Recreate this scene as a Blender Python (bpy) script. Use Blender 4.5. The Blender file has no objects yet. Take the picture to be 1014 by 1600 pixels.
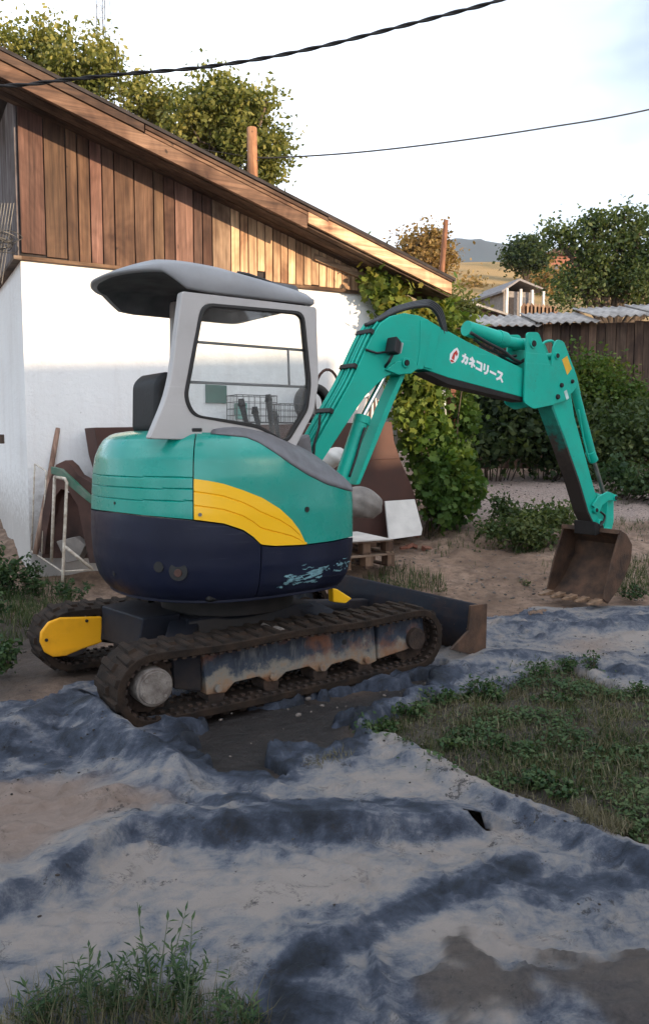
import bpy, bmesh, math, random
import numpy as np
from mathutils import Vector, Matrix
random.seed(7); RNG = np.random.default_rng(7)
sc = bpy.context.scene
COL = sc.collection
R = math.radians
# ------------------------------------------------------------------ camera
F = 1250.0; TH = math.atan(110 / F); H = 1.45
cam = bpy.data.cameras.new('camera'); camo = bpy.data.objects.new('camera', cam); COL.objects.link(camo)
cam.sensor_fit = 'VERTICAL'; cam.sensor_height = 36; cam.lens = 36 * F / 1600
cam.clip_start = 0.05; cam.clip_end = 8000
camo.location = (0, 0, H); camo.rotation_euler = (R(90) - TH, 0, 0)
sc.camera = camo
# ------------------------------------------------------------------ world, sun, exposure
SUN_H = (0.80, -0.60); SUN_EL = R(9.0)
SHADE_HOUSE_H = 6.2; SHADE_ANNEX_H = 4.3  # heights of the unseen house and annex added to cast the shade
w = bpy.data.worlds.new('World'); sc.world = w; w.use_nodes = True
nt = w.node_tree; nt.nodes.clear()
def N(nt, t, **k):
    n = nt.nodes.new(t)
    for a, b in k.items():
        if a.startswith('i_'):
            n.inputs[int(a[2:])].default_value = b
        else:
            setattr(n, a, b)
    return n
sky = N(nt, 'ShaderNodeTexSky', sky_type='NISHITA', sun_disc=False, sun_elevation=SUN_EL,
        sun_rotation=math.atan2(SUN_H[0], SUN_H[1]), air_density=1.0, dust_density=1.6, ozone_density=1.0)
tc = N(nt, 'ShaderNodeTexCoord'); mp = N(nt, 'ShaderNodeMapping'); mp.inputs['Scale'].default_value = (1, 1, 2.2)
mp.inputs['Location'].default_value = (0.35, 0.1, 0.05)
nz = N(nt, 'ShaderNodeTexNoise'); nz.inputs['Scale'].default_value = 1.15; nz.inputs['Detail'].default_value = 6; nz.inputs['Roughness'].default_value = .48
rp = N(nt, 'ShaderNodeValToRGB'); rp.color_ramp.elements[0].position = .38; rp.color_ramp.elements[1].position = .56
mx = N(nt, 'ShaderNodeMixRGB'); mx.inputs[2].default_value = (6.3, 6.8, 7.6, 1)
bg = N(nt, 'ShaderNodeBackground'); bg.inputs[1].default_value = 0.11
wo = N(nt, 'ShaderNodeOutputWorld')
L = nt.links.new
L(tc.outputs['Generated'], mp.inputs[0]); L(mp.outputs[0], nz.inputs[0]); L(nz.outputs[0], rp.inputs[0])
dp = N(nt, 'ShaderNodeVectorMath', operation='DOT_PRODUCT'); dp.inputs[1].default_value = (.50, .70, .51)
nm = N(nt, 'ShaderNodeVectorMath', operation='NORMALIZE'); L(tc.outputs['Generated'], nm.inputs[0]); L(nm.outputs[0], dp.inputs[0])
cr = N(nt, 'ShaderNodeMapRange'); cr.inputs[1].default_value = .74; cr.inputs[2].default_value = .985; cr.inputs[3].default_value = 0.0; cr.inputs[4].default_value = .70; L(dp.outputs['Value'], cr.inputs[0])
sb_ = N(nt, 'ShaderNodeMath', operation='SUBTRACT'); sb_.use_clamp = True; L(rp.outputs[0], sb_.inputs[0]); L(cr.outputs[0], sb_.inputs[1])
L(sb_.outputs[0], mx.inputs[0]); L(sky.outputs[0], mx.inputs[1]); L(mx.outputs[0], bg.inputs[0]); L(bg.outputs[0], wo.inputs[0])
sun = bpy.data.lights.new('sun', 'SUN'); suno = bpy.data.objects.new('sun', sun); COL.objects.link(suno)
sun.energy = 2.5; sun.angle = R(0.6); sun.color = (1.0, .76, .50)
sd = Vector((SUN_H[0] * math.cos(SUN_EL), SUN_H[1] * math.cos(SUN_EL), math.sin(SUN_EL)))
suno.rotation_euler = sd.to_track_quat('Z', 'Y').to_euler(); suno.location = (20, -15, 12)
sc.view_settings.view_transform = 'Standard'; sc.view_settings.look = 'None'
sc.view_settings.exposure = 1.6; sc.view_settings.gamma = 1
sc.cycles.max_bounces = 6; sc.cycles.transparent_max_bounces = 16
try:
    sc.cycles.use_denoising = True
except Exception: pass
# ------------------------------------------------------------------ geometry helpers
ct, st = math.cos(TH), math.sin(TH)
def ray(px, py):
    x = (px - 507) / F; y = -(py - 800) / F
    return Vector((x, ct + y * st, y * ct - st))
def at_z(px, py, z=0.0):
    d = ray(px, py); t = (z - H) / d.z
    return Vector((d.x * t, d.y * t, z))
def at_y(px, py, y):
    d = ray(px, py); t = y / d.y
    return Vector((d.x * t, y, H + d.z * t))
def on_plane(px, py, P, n):
    d = ray(px, py); n = Vector(n); t = n.dot(Vector(P) - Vector((0, 0, H))) / n.dot(d)
    return Vector((0, 0, H)) + d * t
def proj(p):
    z = p[2] - H; f = p[1] * ct - z * st; u = p[1] * st + z * ct
    return 507 + F * p[0] / f, 800 - F * u / f
YAW = R(35.5); MC = Vector((-.62, 5.065, 0)); MD = Vector((math.cos(YAW), math.sin(YAW), 0)); MN = Vector((-MD.y, MD.x, 0))
def MV(px, py, v):
    p = on_plane(px, py, MC + MN * v, MN)
    return ((p - MC).dot(MD), p.z)
def m2w(u, v, w): return MC + MD * u + MN * v + Vector((0, 0, w))
HA = R(28.5); HE = Vector((math.cos(HA), math.sin(HA), 0)); HN = Vector((HE.y, -HE.x, 0)); HP = Vector((-2.889, 7.8, 0))
def HW(px, py, o=0.0):                       # on the house gable wall plane, o metres in front of it -> (t, z)
    p = on_plane(px, py, HP + HN * o, HN)
    return ((p - HP).dot(HE), p.z)

def prop(o, label=None, cat=None, group=None, kind=None):
    if label: o['label'] = label
    if cat: o['category'] = cat
    if group: o['group'] = group
    if kind: o['kind'] = kind
    return o
def empty(name, loc=(0, 0, 0), rz=0.0, label=None, cat=None, group=None):
    o = bpy.data.objects.new(name, None); COL.objects.link(o); o.location = loc; o.rotation_euler = (0, 0, rz)
    o.empty_display_size = .2
    return prop(o, label, cat, group)
def link(name, me, mat, parent=None, loc=None, rot=None, bevel=0.0, smooth=False, color=None, kind=None):
    o = bpy.data.objects.new(name, me); COL.objects.link(o)
    if mat and not me.materials: me.materials.append(mat)
    if parent: o.parent = parent
    if loc is not None: o.location = loc
    if rot is not None: o.rotation_euler = rot
    if smooth or bevel:
        me.polygons.foreach_set('use_smooth', [True] * len(me.polygons))
    if bevel:
        b = o.modifiers.new('bevel', 'BEVEL'); b.width = bevel; b.segments = 2; b.limit_method = 'ANGLE'; b.angle_limit = R(35); b.harden_normals = True
    if color is not None: o.color = color
    if kind: o['kind'] = kind
    return o
def fin(bm, name, mat, parent=None, bevel=0.0, smooth=False, **k):
    bmesh.ops.recalc_face_normals(bm, faces=bm.faces)
    me = bpy.data.meshes.new(name); bm.to_mesh(me); bm.free()
    return link(name, me, mat, parent, bevel=bevel, smooth=smooth, **k)
def BM(): return bmesh.new()
def box(bm, c, s, rz=0.0, M=None):
    m = Matrix.Translation(c) @ Matrix.Rotation(rz, 4, 'Z') @ Matrix.Diagonal((s[0], s[1], s[2], 1))
    if M: m = M @ m
    bmesh.ops.create_cube(bm, size=1, matrix=m)
def hexa(bm, lo, hi):                        # two quads of four points each
    v = [bm.verts.new(p) for p in list(lo) + list(hi)]
    for f in ((0, 1, 2, 3), (7, 6, 5, 4), (0, 4, 5, 1), (1, 5, 6, 2), (2, 6, 7, 3), (3, 7, 4, 0)):
        bm.faces.new([v[i] for i in f])
def prism(bm, pts, off):                     # planar polygon (3D) extruded by a vector
    a = [bm.verts.new(p) for p in pts]; b = [bm.verts.new(Vector(p) + Vector(off)) for p in pts]; n = len(pts)
    bm.faces.new(a); bm.faces.new(b[::-1])
    for i in range(n): bm.faces.new((a[i], a[(i + 1) % n], b[(i + 1) % n], b[i]))
def plate(bm, uw, v0, v1):                   # polygon in the machine's u-w plane between two v
    prism(bm, [Vector((u, v0, w)) for u, w in uw], (0, v1 - v0, 0))
def ringplate(bm, outer, inner, v0, v1):     # frame with a hole; the same number of points in both outlines
    n = len(outer); V = []
    for v in (v0, v1):
        V.append([[bm.verts.new((u, v, w)) for u, w in o] for o in (outer, inner)])
    for i in range(n):
        j = (i + 1) % n
        for k in (0, 1): bm.faces.new((V[k][0][i], V[k][0][j], V[k][1][j], V[k][1][i]))
        for q in (0, 1): bm.faces.new((V[0][q][i], V[0][q][j], V[1][q][j], V[1][q][i]))
def tube(bm, pts, r, seg=8, cap=True):
    pts = [Vector(p) for p in pts]; n = len(pts); rings = []
    rs = r if isinstance(r, (list, tuple)) else [r] * n
    t0 = (pts[1] - pts[0]).normalized(); up = Vector((0, 0, 1)) if abs(t0.z) < .9 else Vector((1, 0, 0))
    a = t0.cross(up).normalized()
    for i, p in enumerate(pts):
        t = (pts[min(i + 1, n - 1)] - pts[max(i - 1, 0)]).normalized()
        a = (a - t * a.dot(t)).normalized(); b = t.cross(a)
        rings.append([bm.verts.new(p + (a * math.cos(k * 2 * math.pi / seg) + b * math.sin(k * 2 * math.pi / seg)) * rs[i]) for k in range(seg)])
    for i in range(n - 1):
        for k in range(seg): bm.faces.new((rings[i][k], rings[i][(k + 1) % seg], rings[i + 1][(k + 1) % seg], rings[i + 1][k]))
    if cap:
        bm.faces.new(rings[0][::-1]); bm.faces.new(rings[-1])
def spline(pts, n=8):
    P = [Vector(p) for p in pts]; P = [P[0] * 2 - P[1]] + P + [P[-1] * 2 - P[-2]]; out = []
    for i in range(1, len(P) - 2):
        for k in range(n):
            t = k / n; a, b, c, d = P[i - 1:i + 3]
            out.append(.5 * ((2 * b) + (c - a) * t + (2 * a - 5 * b + 4 * c - d) * t * t + (3 * b - a - 3 * c + d) * t ** 3))
    out.append(P[-2]); return out
def cyl(bm, a, b, r, seg=20): tube(bm, [a, b], r, seg)
def grid_mesh(name, X, Y, Z, keep=None, attrs=None):
    ny, nx = X.shape
    co = np.stack([X, Y, Z], -1).reshape(-1, 3)
    idx = np.arange(nx * ny).reshape(ny, nx)
    q = np.stack([idx[:-1, :-1], idx[:-1, 1:], idx[1:, 1:], idx[1:, :-1]], -1).reshape(-1, 4)
    if keep is not None: q = q[keep.reshape(-1)]
    me = bpy.data.meshes.new(name)
    me.vertices.add(len(co)); me.vertices.foreach_set('co', co.astype(np.float32).ravel())
    me.loops.add(q.size); me.loops.foreach_set('vertex_index', q.ravel().astype(np.int32))
    me.polygons.add(len(q)); me.polygons.foreach_set('loop_start', np.arange(0, q.size, 4, dtype=np.int32))
    me.polygons.foreach_set('use_smooth', np.ones(len(q), bool))
    for k, a in (attrs or {}).items():
        at = me.attributes.new(k, 'FLOAT', 'POINT'); at.data.foreach_set('value', a.astype(np.float32).ravel())
    me.update(calc_edges=True); return me
def scatter_mesh(name, tv, tf, pos, rot, scl, tint=None):
    """many copies of one little template (verts tv, faces all of one size tf) in a single mesh"""
    tv = np.array(tv, float); tf = np.array(tf, int); n = len(pos); k = len(tv)
    scl = np.asarray(scl, float)
    if scl.ndim == 1: scl = scl[:, None]
    v = np.einsum('nij,nkj->nki', rot, tv[None] * scl[:, None, :] if scl.shape[1] == 3 else tv[None] * scl[:, :, None]) + pos[:, None, :]
    f = tf[None] + (np.arange(n) * k)[:, None, None]
    me = bpy.data.meshes.new(name); fs = tf.shape[1]
    me.vertices.add(n * k); me.vertices.foreach_set('co', v.astype(np.float32).ravel())
    me.loops.add(f.size); me.loops.foreach_set('vertex_index', f.astype(np.int32).ravel())
    me.polygons.add(n * len(tf)); me.polygons.foreach_set('loop_start', np.arange(0, f.size, fs, dtype=np.int32))
    at = me.attributes.new('tint', 'FLOAT', 'POINT')
    t = RNG.random(n) if tint is None else tint
    at.data.foreach_set('value', np.repeat(t, k).astype(np.float32))
    me.update(calc_edges=True); return me
def rand_rot(n, up=0.0, yaw=None):
    """random rotation matrices; up in 0..1 pulls the leaf normals towards the sky"""
    z = RNG.normal(size=(n, 3)); z /= np.linalg.norm(z, axis=1)[:, None]
    z[:, 2] += up * 1.6; z /= np.linalg.norm(z, axis=1)[:, None]
    a = RNG.normal(size=(n, 3)); x = np.cross(a, z); x /= np.linalg.norm(x, axis=1)[:, None]
    y = np.cross(z, x)
    return np.stack([x, y, z], -1)
def h2(ix, iy, s):
    n = (ix * 374761393 + iy * 668265263 + s * 974711) & 0x7fffffff
    n = ((n ^ (n >> 13)) * 1274126177) & 0x7fffffff
    return ((n ^ (n >> 16)) & 0xffff) / 65535.0
def vnoise(x, y, s=0):
    x = np.asarray(x, float); y = np.asarray(y, float)
    ix = np.floor(x).astype(np.int64); iy = np.floor(y).astype(np.int64); fx = x - ix; fy = y - iy
    fx = fx * fx * (3 - 2 * fx); fy = fy * fy * (3 - 2 * fy)
    return (h2(ix, iy, s) * (1 - fx) + h2(ix + 1, iy, s) * fx) * (1 - fy) + (h2(ix, iy + 1, s) * (1 - fx) + h2(ix + 1, iy + 1, s) * fx) * fy
def fbm(x, y, o=4, s=0):
    r = 0; a = .5; t = 0
    for k in range(o):
        r = r + a * vnoise(x * 2 ** k + 17 * k, y * 2 ** k + 5 * k, s + k); t += a; a *= .5
    return r / t
def sstep(a, b, x):
    t = np.clip((x - a) / (b - a), 0, 1); return t * t * (3 - 2 * t)
def polydist(X, Y, pts):
    """distance to a polyline, and the signed side (positive = farther from the camera)"""
    D = np.full(X.shape, 1e9); S = np.zeros(X.shape)
    for (ax, ay), (bx, by) in zip(pts[:-1], pts[1:]):
        dx, dy = bx - ax, by - ay; l2 = dx * dx + dy * dy + 1e-9
        t = np.clip(((X - ax) * dx + (Y - ay) * dy) / l2, 0, 1)
        ex, ey = X - ax - t * dx, Y - ay - t * dy; d = np.hypot(ex, ey)
        m = d < D; D = np.where(m, d, D); S = np.where(m, dx * ey - dy * ex, S)
    return D, S
def inpoly(X, Y, pts):
    c = np.zeros(X.shape, bool); n = len(pts)
    for i in range(n):
        x1, y1 = pts[i]; x2, y2 = pts[(i + 1) % n]
        if y1 == y2: continue
        k = (y1 > Y) != (y2 > Y)
        c ^= k & (X < (x2 - x1) * (Y - y1) / (y2 - y1) + x1)
    return c
def sdpoly(X, Y, pts):
    d, _ = polydist(X, Y, pts + [pts[0]]); return np.where(inpoly(X, Y, pts), -d, d)
# ------------------------------------------------------------------ materials
def mat(name):
    m = bpy.data.materials.new(name); m.use_nodes = True; nt = m.node_tree
    return m, nt, nt.nodes['Principled BSDF'], nt.nodes['Material Output']
def noise(nt, scale, detail=5, rough=.55, coord='Object', vec=None, stretch=None):
    n = N(nt, 'ShaderNodeTexNoise'); n.inputs['Scale'].default_value = scale; n.inputs['Detail'].default_value = detail; n.inputs['Roughness'].default_value = rough
    t = N(nt, 'ShaderNodeTexCoord'); src = t.outputs[coord]
    if stretch:
        mp = N(nt, 'ShaderNodeMapping'); mp.inputs['Scale'].default_value = stretch; nt.links.new(src, mp.inputs[0]); src = mp.outputs[0]
    nt.links.new(src, n.inputs[0]); return n.outputs[0]
def ramp(nt, fac, stops):
    r = N(nt, 'ShaderNodeValToRGB'); e = r.color_ramp.elements
    while len(e) < len(stops): e.new(.5)
    for k, (p, c) in enumerate(stops):
        e[k].position = p; e[k].color = (*c, 1) if len(c) == 3 else c
    nt.links.new(fac, r.inputs[0]); return r.outputs[0]
def g3(v): return (v, v, v)
def mixc(nt, fac, a, b, mode='MIX'):
    n = N(nt, 'ShaderNodeMixRGB', blend_type=mode)
    for s, i in ((fac, 0), (a, 1), (b, 2)):
        if hasattr(s, 'is_linked') or isinstance(s, bpy.types.NodeSocket): nt.links.new(s, n.inputs[i])
        elif i == 0: n.inputs[0].default_value = s
        else: n.inputs[i].default_value = (*s, 1)
    return n.outputs[0]
def bump(nt, b, h, strength=.3, dist=.01):
    n = N(nt, 'ShaderNodeBump'); n.inputs['Strength'].default_value = strength; n.inputs['Distance'].default_value = dist
    nt.links.new(h, n.inputs['Height']); nt.links.new(n.outputs[0], b.inputs['Normal'])
def simple(name, c, rough=.6, metal=0.0, var=.25, scale=8, bmp=.15, spec=None, stretch=None, c2=None):
    m, nt, b, o = mat(name)
    n = noise(nt, scale, stretch=stretch)
    c2 = c2 or tuple(max(0, x * (1 - var * 1.6)) for x in c)
    col = ramp(nt, n, [(.3, c2), (.7, tuple(min(1, x * (1 + var * .5)) for x in c))])
    nt.links.new(col, b.inputs['Base Color']); b.inputs['Roughness'].default_value = rough; b.inputs['Metallic'].default_value = metal
    if spec is not None: b.inputs['Specular IOR Level'].default_value = spec
    if bmp: bump(nt, b, noise(nt, scale * 6), bmp)
    return m
def paint(name, c, fade=.12, dirt=.35, rough=.3, dirtc=(.11, .085, .065), low=None, chips=None):
    """machine paint: slight fading, dust film and streaks, scattered chips; low = (z, spread) of splashed mud"""
    m, nt, b, o = mat(name)
    f = noise(nt, 2.2, 4); d = noise(nt, 5.5, 8, .7); fine = noise(nt, 60, 4, .7)
    base = ramp(nt, f, [(.3, tuple(x * (1 - fade) for x in c)), (.7, tuple(min(1, x * (1 + fade * .6) + fade * .03) for x in c))])
    dm = ramp(nt, d, [(.48, g3(0)), (.75, g3(dirt))])
    col = mixc(nt, dm, base, dirtc)
    if low:
        t = N(nt, 'ShaderNodeTexCoord'); s = N(nt, 'ShaderNodeSeparateXYZ'); nt.links.new(t.outputs['Object'], s.inputs[0])
        mr = N(nt, 'ShaderNodeMapRange'); mr.inputs[1].default_value = low[0] + low[1]; mr.inputs[2].default_value = low[0] - low[1]
        nt.links.new(s.outputs[2], mr.inputs[0])
        mm = N(nt, 'ShaderNodeMath', operation='MULTIPLY'); nt.links.new(mr.outputs[0], mm.inputs[0])
        q = ramp(nt, noise(nt, 9, 8, .7), [(.35, g3(.15)), (.6, g3(1))]); nt.links.new(q, mm.inputs[1])
        col = mixc(nt, mm.outputs[0], col, dirtc)
    if chips:
        cm = ramp(nt, noise(nt, chips[0], 6, .75), [(chips[1], g3(0)), (chips[1] + .02, g3(1))])
        col = mixc(nt, cm, col, chips[2])
    nt.links.new(col, b.inputs['Base Color'])
    sc_n = noise(nt, 2.0, 5, .6, stretch=(1.2, 1.2, 38)); sm = mixc(nt, 1.0, ramp(nt, sc_n, [(.635, g3(0)), (.66, g3(.30))]), ramp(nt, noise(nt, 1.7, 3), [(.48, g3(0)), (.62, g3(1))]), 'MULTIPLY')
    col = mixc(nt, sm, col, tuple(min(1, x * 1.1 + .10) for x in c)); nt.links.new(col, b.inputs['Base Color'])
    rr = ramp(nt, d, [(.4, g3(rough)), (.75, g3(min(1, rough + .3)))]); nt.links.new(rr, b.inputs['Roughness'])
    b.inputs['Coat Weight'].default_value = .25 if rough < .35 else .08; b.inputs['Coat Roughness'].default_value = .12
    b.inputs['Specular IOR Level'].default_value = .5 if rough < .25 else .3
    bump(nt, b, fine, .04, .002)
    return m
def wood(name, tint=True, c1=(.075, .054, .040), c2=(.26, .195, .145), rough=.85, axis='Z'):
    m, nt, b, o = mat(name)
    s = {'Z': (22, 22, .9), 'X': (.9, 22, 22)}[axis]
    oi = N(nt, 'ShaderNodeObjectInfo')
    t = N(nt, 'ShaderNodeTexCoord'); ad = N(nt, 'ShaderNodeVectorMath', operation='ADD'); nt.links.new(t.outputs['Object'], ad.inputs[0])
    sc_ = N(nt, 'ShaderNodeMath', operation='MULTIPLY'); sc_.inputs[1].default_value = 37; nt.links.new(oi.outputs['Random'], sc_.inputs[0])
    cb = N(nt, 'ShaderNodeCombineXYZ'); nt.links.new(sc_.outputs[0], cb.inputs[0]); nt.links.new(sc_.outputs[0], cb.inputs[1]); nt.links.new(cb.outputs[0], ad.inputs[1])
    def nn(stretch, scale, det=6):
        mp = N(nt, 'ShaderNodeMapping'); mp.inputs['Scale'].default_value = stretch; nt.links.new(ad.outputs[0], mp.inputs[0])
        n = N(nt, 'ShaderNodeTexNoise'); n.inputs['Scale'].default_value = scale; n.inputs['Detail'].default_value = det; n.inputs['Roughness'].default_value = .65
        n.inputs['Distortion'].default_value = .4
        nt.links.new(mp.outputs[0], n.inputs[0]); return n.outputs[0]
    gr = nn(s, 1.3); big = nn((1, 1, .6), 1.6, 4); kn = nn((1.5, 1.5, 1), 4.5, 2)
    col = ramp(nt, gr, [(.3, c1), (.5, tuple((a + b_) / 2 for a, b_ in zip(c1, c2))), (.68, c2)])
    stain = ramp(nt, big, [(.36, (1.3, 1.3, 1.3)), (.50, (.85, .78, .75)), (.64, (.34, .25, .22))])
    col = mixc(nt, 1.0, col, stain, 'MULTIPLY')
    kk = ramp(nt, kn, [(.71, g3(1)), (.75, g3(.35))]); col = mixc(nt, 1.0, col, kk, 'MULTIPLY')
    if tint: col = mixc(nt, 1.0, col, oi.outputs['Color'], 'MULTIPLY')
    nt.links.new(col, b.inputs['Base Color']); b.inputs['Roughness'].default_value = rough
    bump(nt, b, gr, .5, .006)
    return m
def leafmat(name, stops, trans=.35, rough=.6):
    m, nt, b, o = mat(name)
    a = N(nt, 'ShaderNodeAttribute', attribute_name='tint')
    n = noise(nt, 1.3, 3); ad = N(nt, 'ShaderNodeMath', operation='ADD'); nt.links.new(n, ad.inputs[0])
    ml = N(nt, 'ShaderNodeMath', operation='MULTIPLY'); ml.inputs[1].default_value = .55; nt.links.new(a.outputs['Fac'], ml.inputs[0]); nt.links.new(ml.outputs[0], ad.inputs[1])
    sb = N(nt, 'ShaderNodeMath', operation='SUBTRACT'); sb.inputs[1].default_value = .25; nt.links.new(ad.outputs[0], sb.inputs[0])
    col = ramp(nt, sb.outputs[0], stops)
    nt.links.new(col, b.inputs['Base Color']); b.inputs['Roughness'].default_value = rough; b.inputs['Specular IOR Level'].default_value = .25
    tr = N(nt, 'ShaderNodeBsdfTranslucent'); nt.links.new(mixc(nt, 1.0, col, (1.15, 1.2, .6), 'MULTIPLY'), tr.inputs[0])
    ms = N(nt, 'ShaderNodeMixShader'); ms.inputs[0].default_value = trans
    nt.links.new(b.outputs[0], ms.inputs[1]); nt.links.new(tr.outputs[0], ms.inputs[2]); nt.links.new(ms.outputs[0], o.inputs[0])
    return m
GREEN = (.004, .285, .205); GREEN2 = (.001, .275, .215)
M = {}
M['boom'] = paint('teal_boom_paint', (.001, .40, .30), dirt=.16, rough=.38, chips=(34, .70, (.02, .10, .08)))
M['arm'] = paint('teal_arm_paint', (.001, .40, .30), dirt=.25, rough=.4, chips=(26, .67, (.03, .05, .04)))
M['hood'] = paint('teal_hood_paint', GREEN2, dirt=.10, rough=.22, chips=(46, .735, (.16, .30, .27)))
M['navy'] = paint('navy_paint', (.003, .006, .024), dirt=.10, rough=.38, dirtc=(.03, .026, .028), fade=.3, chips=(40, .74, (.12, .14, .17)))
M['navy_low'] = paint('navy_undercarriage_paint', (.004, .006, .013), dirt=.4, rough=.8, dirtc=(.045, .033, .026), low=(.2, .2))
M['yellow'] = paint('yellow_panel_paint', (.92, .50, .01), dirt=.05, rough=.3, fade=.06)
M['yellow_worn'] = paint('worn_yellow_paint', (.88, .40, .01), dirt=.25, rough=.45, low=(.11, .05), dirtc=(.03, .025, .02))
M['cabgrey'] = paint('light_grey_cab_paint', (.46, .44, .43), dirt=.2, rough=.5, fade=.08, dirtc=(.25, .22, .20))
M['roofgrey'] = paint('grey_canopy_plastic', (.31, .315, .33), dirt=.3, rough=.5, fade=.15, dirtc=(.24, .22, .20))
M['roofunder'] = simple('canopy_lining', (.10, .10, .105), .8)
M['cover'] = simple('dark_grey_cover_plastic', (.15, .145, .155), .6, var=.2, scale=14, c2=(.11, .105, .11))
M['black'] = simple('black_rubber', (.012, .012, .013), .5, var=.3)
M['blackplastic'] = simple('black_vinyl', (.010, .010, .012), .65, var=.2)
M['chrome'] = simple('chromed_rod', (.75, .75, .77), .12, 1.0, var=.05, bmp=0)
M['steel'] = simple('worn_steel', (.25, .24, .23), .45, .8, var=.4)
M['pin'] = simple('dark_greasy_pin', (.016, .013, .013), .7, .2, var=.4)
def frame_mat():
    m, nt, b, o = mat('mud_and_rust_on_navy')
    t = N(nt, 'ShaderNodeTexCoord'); s = N(nt, 'ShaderNodeSeparateXYZ'); nt.links.new(t.outputs['Object'], s.inputs[0])
    n = noise(nt, 7, 8, .7); n2 = noise(nt, 3, 6, .6); n3 = noise(nt, 25, 6, .7, stretch=(1, 1, .25))
    a = N(nt, 'ShaderNodeMath', operation='MULTIPLY_ADD'); a.inputs[1].default_value = .38; nt.links.new(n, a.inputs[0]); nt.links.new(s.outputs[2], a.inputs[2])
    col = ramp(nt, a.outputs[0], [(.25, (.14, .05, .018)), (.31, (.24, .15, .09)), (.36, (.20, .18, .15)), (.41, (.03, .04, .06)), (.50, (.008, .012, .024))])
    sp = ramp(nt, n3, [(.52, g3(0)), (.68, g3(.6))]); col = mixc(nt, sp, col, (.13, .13, .13))
    ru = ramp(nt, n2, [(.52, g3(0)), (.62, g3(.7))]); col = mixc(nt, ru, col, (.19, .07, .028))
    nt.links.new(col, b.inputs['Base Color']); b.inputs['Roughness'].default_value = .75; bump(nt, b, n, .4, .006); return m
M['trackframe'] = frame_mat()
M['rubber'] = simple('muddy_track_rubber', (.030, .018, .0115), .9, var=.5, scale=9, bmp=.5, c2=(.008, .006, .005), spec=.25)
M['rubberin'] = simple('muddy_track_inside', (.04, .022, .014), .9, var=.5, scale=12, bmp=.6, c2=(.015, .010, .008))
M['mudmetal'] = simple('mud_caked_metal', (.20, .175, .155), .8, var=.4, scale=18, bmp=.5, c2=(.08, .06, .05))
M['bladem'] = paint('blade_steel', (.006, .008, .016), dirt=.45, rough=.75, dirtc=(.075, .042, .027), low=(.08, .14), chips=(18, .66, (.16, .08, .045)))
M['bucket'] = simple('rusty_bucket_steel', (.10, .052, .030), .7, .2, var=.6, scale=7, bmp=.5, c2=(.022, .014, .011))
M['tooth'] = simple('worn_bucket_tooth', (.30, .19, .12), .6, .3, var=.4, scale=20)
M['glass'] = None
def glass():
    m, nt, b, o = mat('thin_window_glass')
    g = N(nt, 'ShaderNodeBsdfGlossy'); g.inputs['Roughness'].default_value = .02
    t = N(nt, 'ShaderNodeBsdfTransparent'); t.inputs[0].default_value = (.93, .95, .95, 1)
    d = N(nt, 'ShaderNodeBsdfDiffuse'); d.inputs[0].default_value = (.6, .58, .55, 1)
    fr = N(nt, 'ShaderNodeFresnel'); fr.inputs[0].default_value = 1.45
    a = N(nt, 'ShaderNodeMixShader'); nt.links.new(fr.outputs[0], a.inputs[0]); nt.links.new(t.outputs[0], a.inputs[1]); nt.links.new(g.outputs[0], a.inputs[2])
    z = ramp(nt, noise(nt, 5, 6, .7), [(.4, g3(.02)), (.8, g3(.13))]); c = N(nt, 'ShaderNodeMixShader'); nt.links.new(z, c.inputs[0])
    nt.links.new(a.outputs[0], c.inputs[1]); nt.links.new(d.outputs[0], c.inputs[2]); nt.links.new(c.outputs[0], o.inputs[0]); return m
M['glass'] = glass()
M['plaster'] = None
def plaster():
    m, nt, b, o = mat('whitewashed_plaster')
    n = noise(nt, 1.1, 6, .6); f = noise(nt, 14, 8, .7)
    col = ramp(nt, n, [(.3, (.80, .78, .77)), (.6, (.86, .85, .84))])
    t = N(nt, 'ShaderNodeTexCoord'); s = N(nt, 'ShaderNodeSeparateXYZ'); nt.links.new(t.outputs['Object'], s.inputs[0])
    a = N(nt, 'ShaderNodeMath', operation='MULTIPLY_ADD'); a.inputs[1].default_value = -1.2; nt.links.new(f, a.inputs[0]); nt.links.new(s.outputs[2], a.inputs[2])
    sp = ramp(nt, a.outputs[0], [(.0, g3(.75)), (.55, g3(0))]); col = mixc(nt, sp, col, (.34, .30, .27))
    spot = ramp(nt, noise(nt, 5, 4, .8), [(.66, g3(0)), (.70, g3(.6))]); col = mixc(nt, spot, col, (.50, .46, .42))
    stx = ramp(nt, noise(nt, 1.6, 6, .7, stretch=(2.5, 2.5, .35)), [(.5, g3(0)), (.72, g3(.35))]); col = mixc(nt, stx, col, (.62, .58, .55))
    nt.links.new(col, b.inputs['Base Color']); b.inputs['Roughness'].default_value = .9; bump(nt, b, f, .6, .02); return m
M['plaster'] = plaster()
M['wood'] = wood('weathered_plank_wood')
M['woodx'] = wood('weathered_board_wood', axis='X')
M['roofing'] = simple('dark_roofing_felt', (.035, .028, .028), .9, var=.4)
M['rustsheet'] = simple('rust_brown_sheet_steel', (.075, .030, .021), .75, .1, var=.35, scale=2.2, bmp=.15, c2=(.05, .024, .019))
M['rustdark'] = simple('dark_rusted_sheet', (.085, .04, .03), .8, .1, var=.5, scale=3)
M['white_board'] = simple('dusty_white_board', (.62, .58, .54), .7, var=.15, scale=4)
M['whitetube'] = simple('chipped_cream_paint', (.58, .53, .45), .5, var=.25, scale=22, c2=(.30, .22, .16))
M['concrete'] = simple('grey_concrete', (.25, .22, .20), .9, var=.25, scale=6, bmp=.4)
M['corr'] = simple('corrugated_asbestos_sheet', (.42, .38, .35), .85, var=.3, scale=3)
M['bark'] = simple('tree_bark', (.12, .085, .06), .9, var=.5, scale=12, bmp=.6, stretch=(1, 1, .3))
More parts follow.
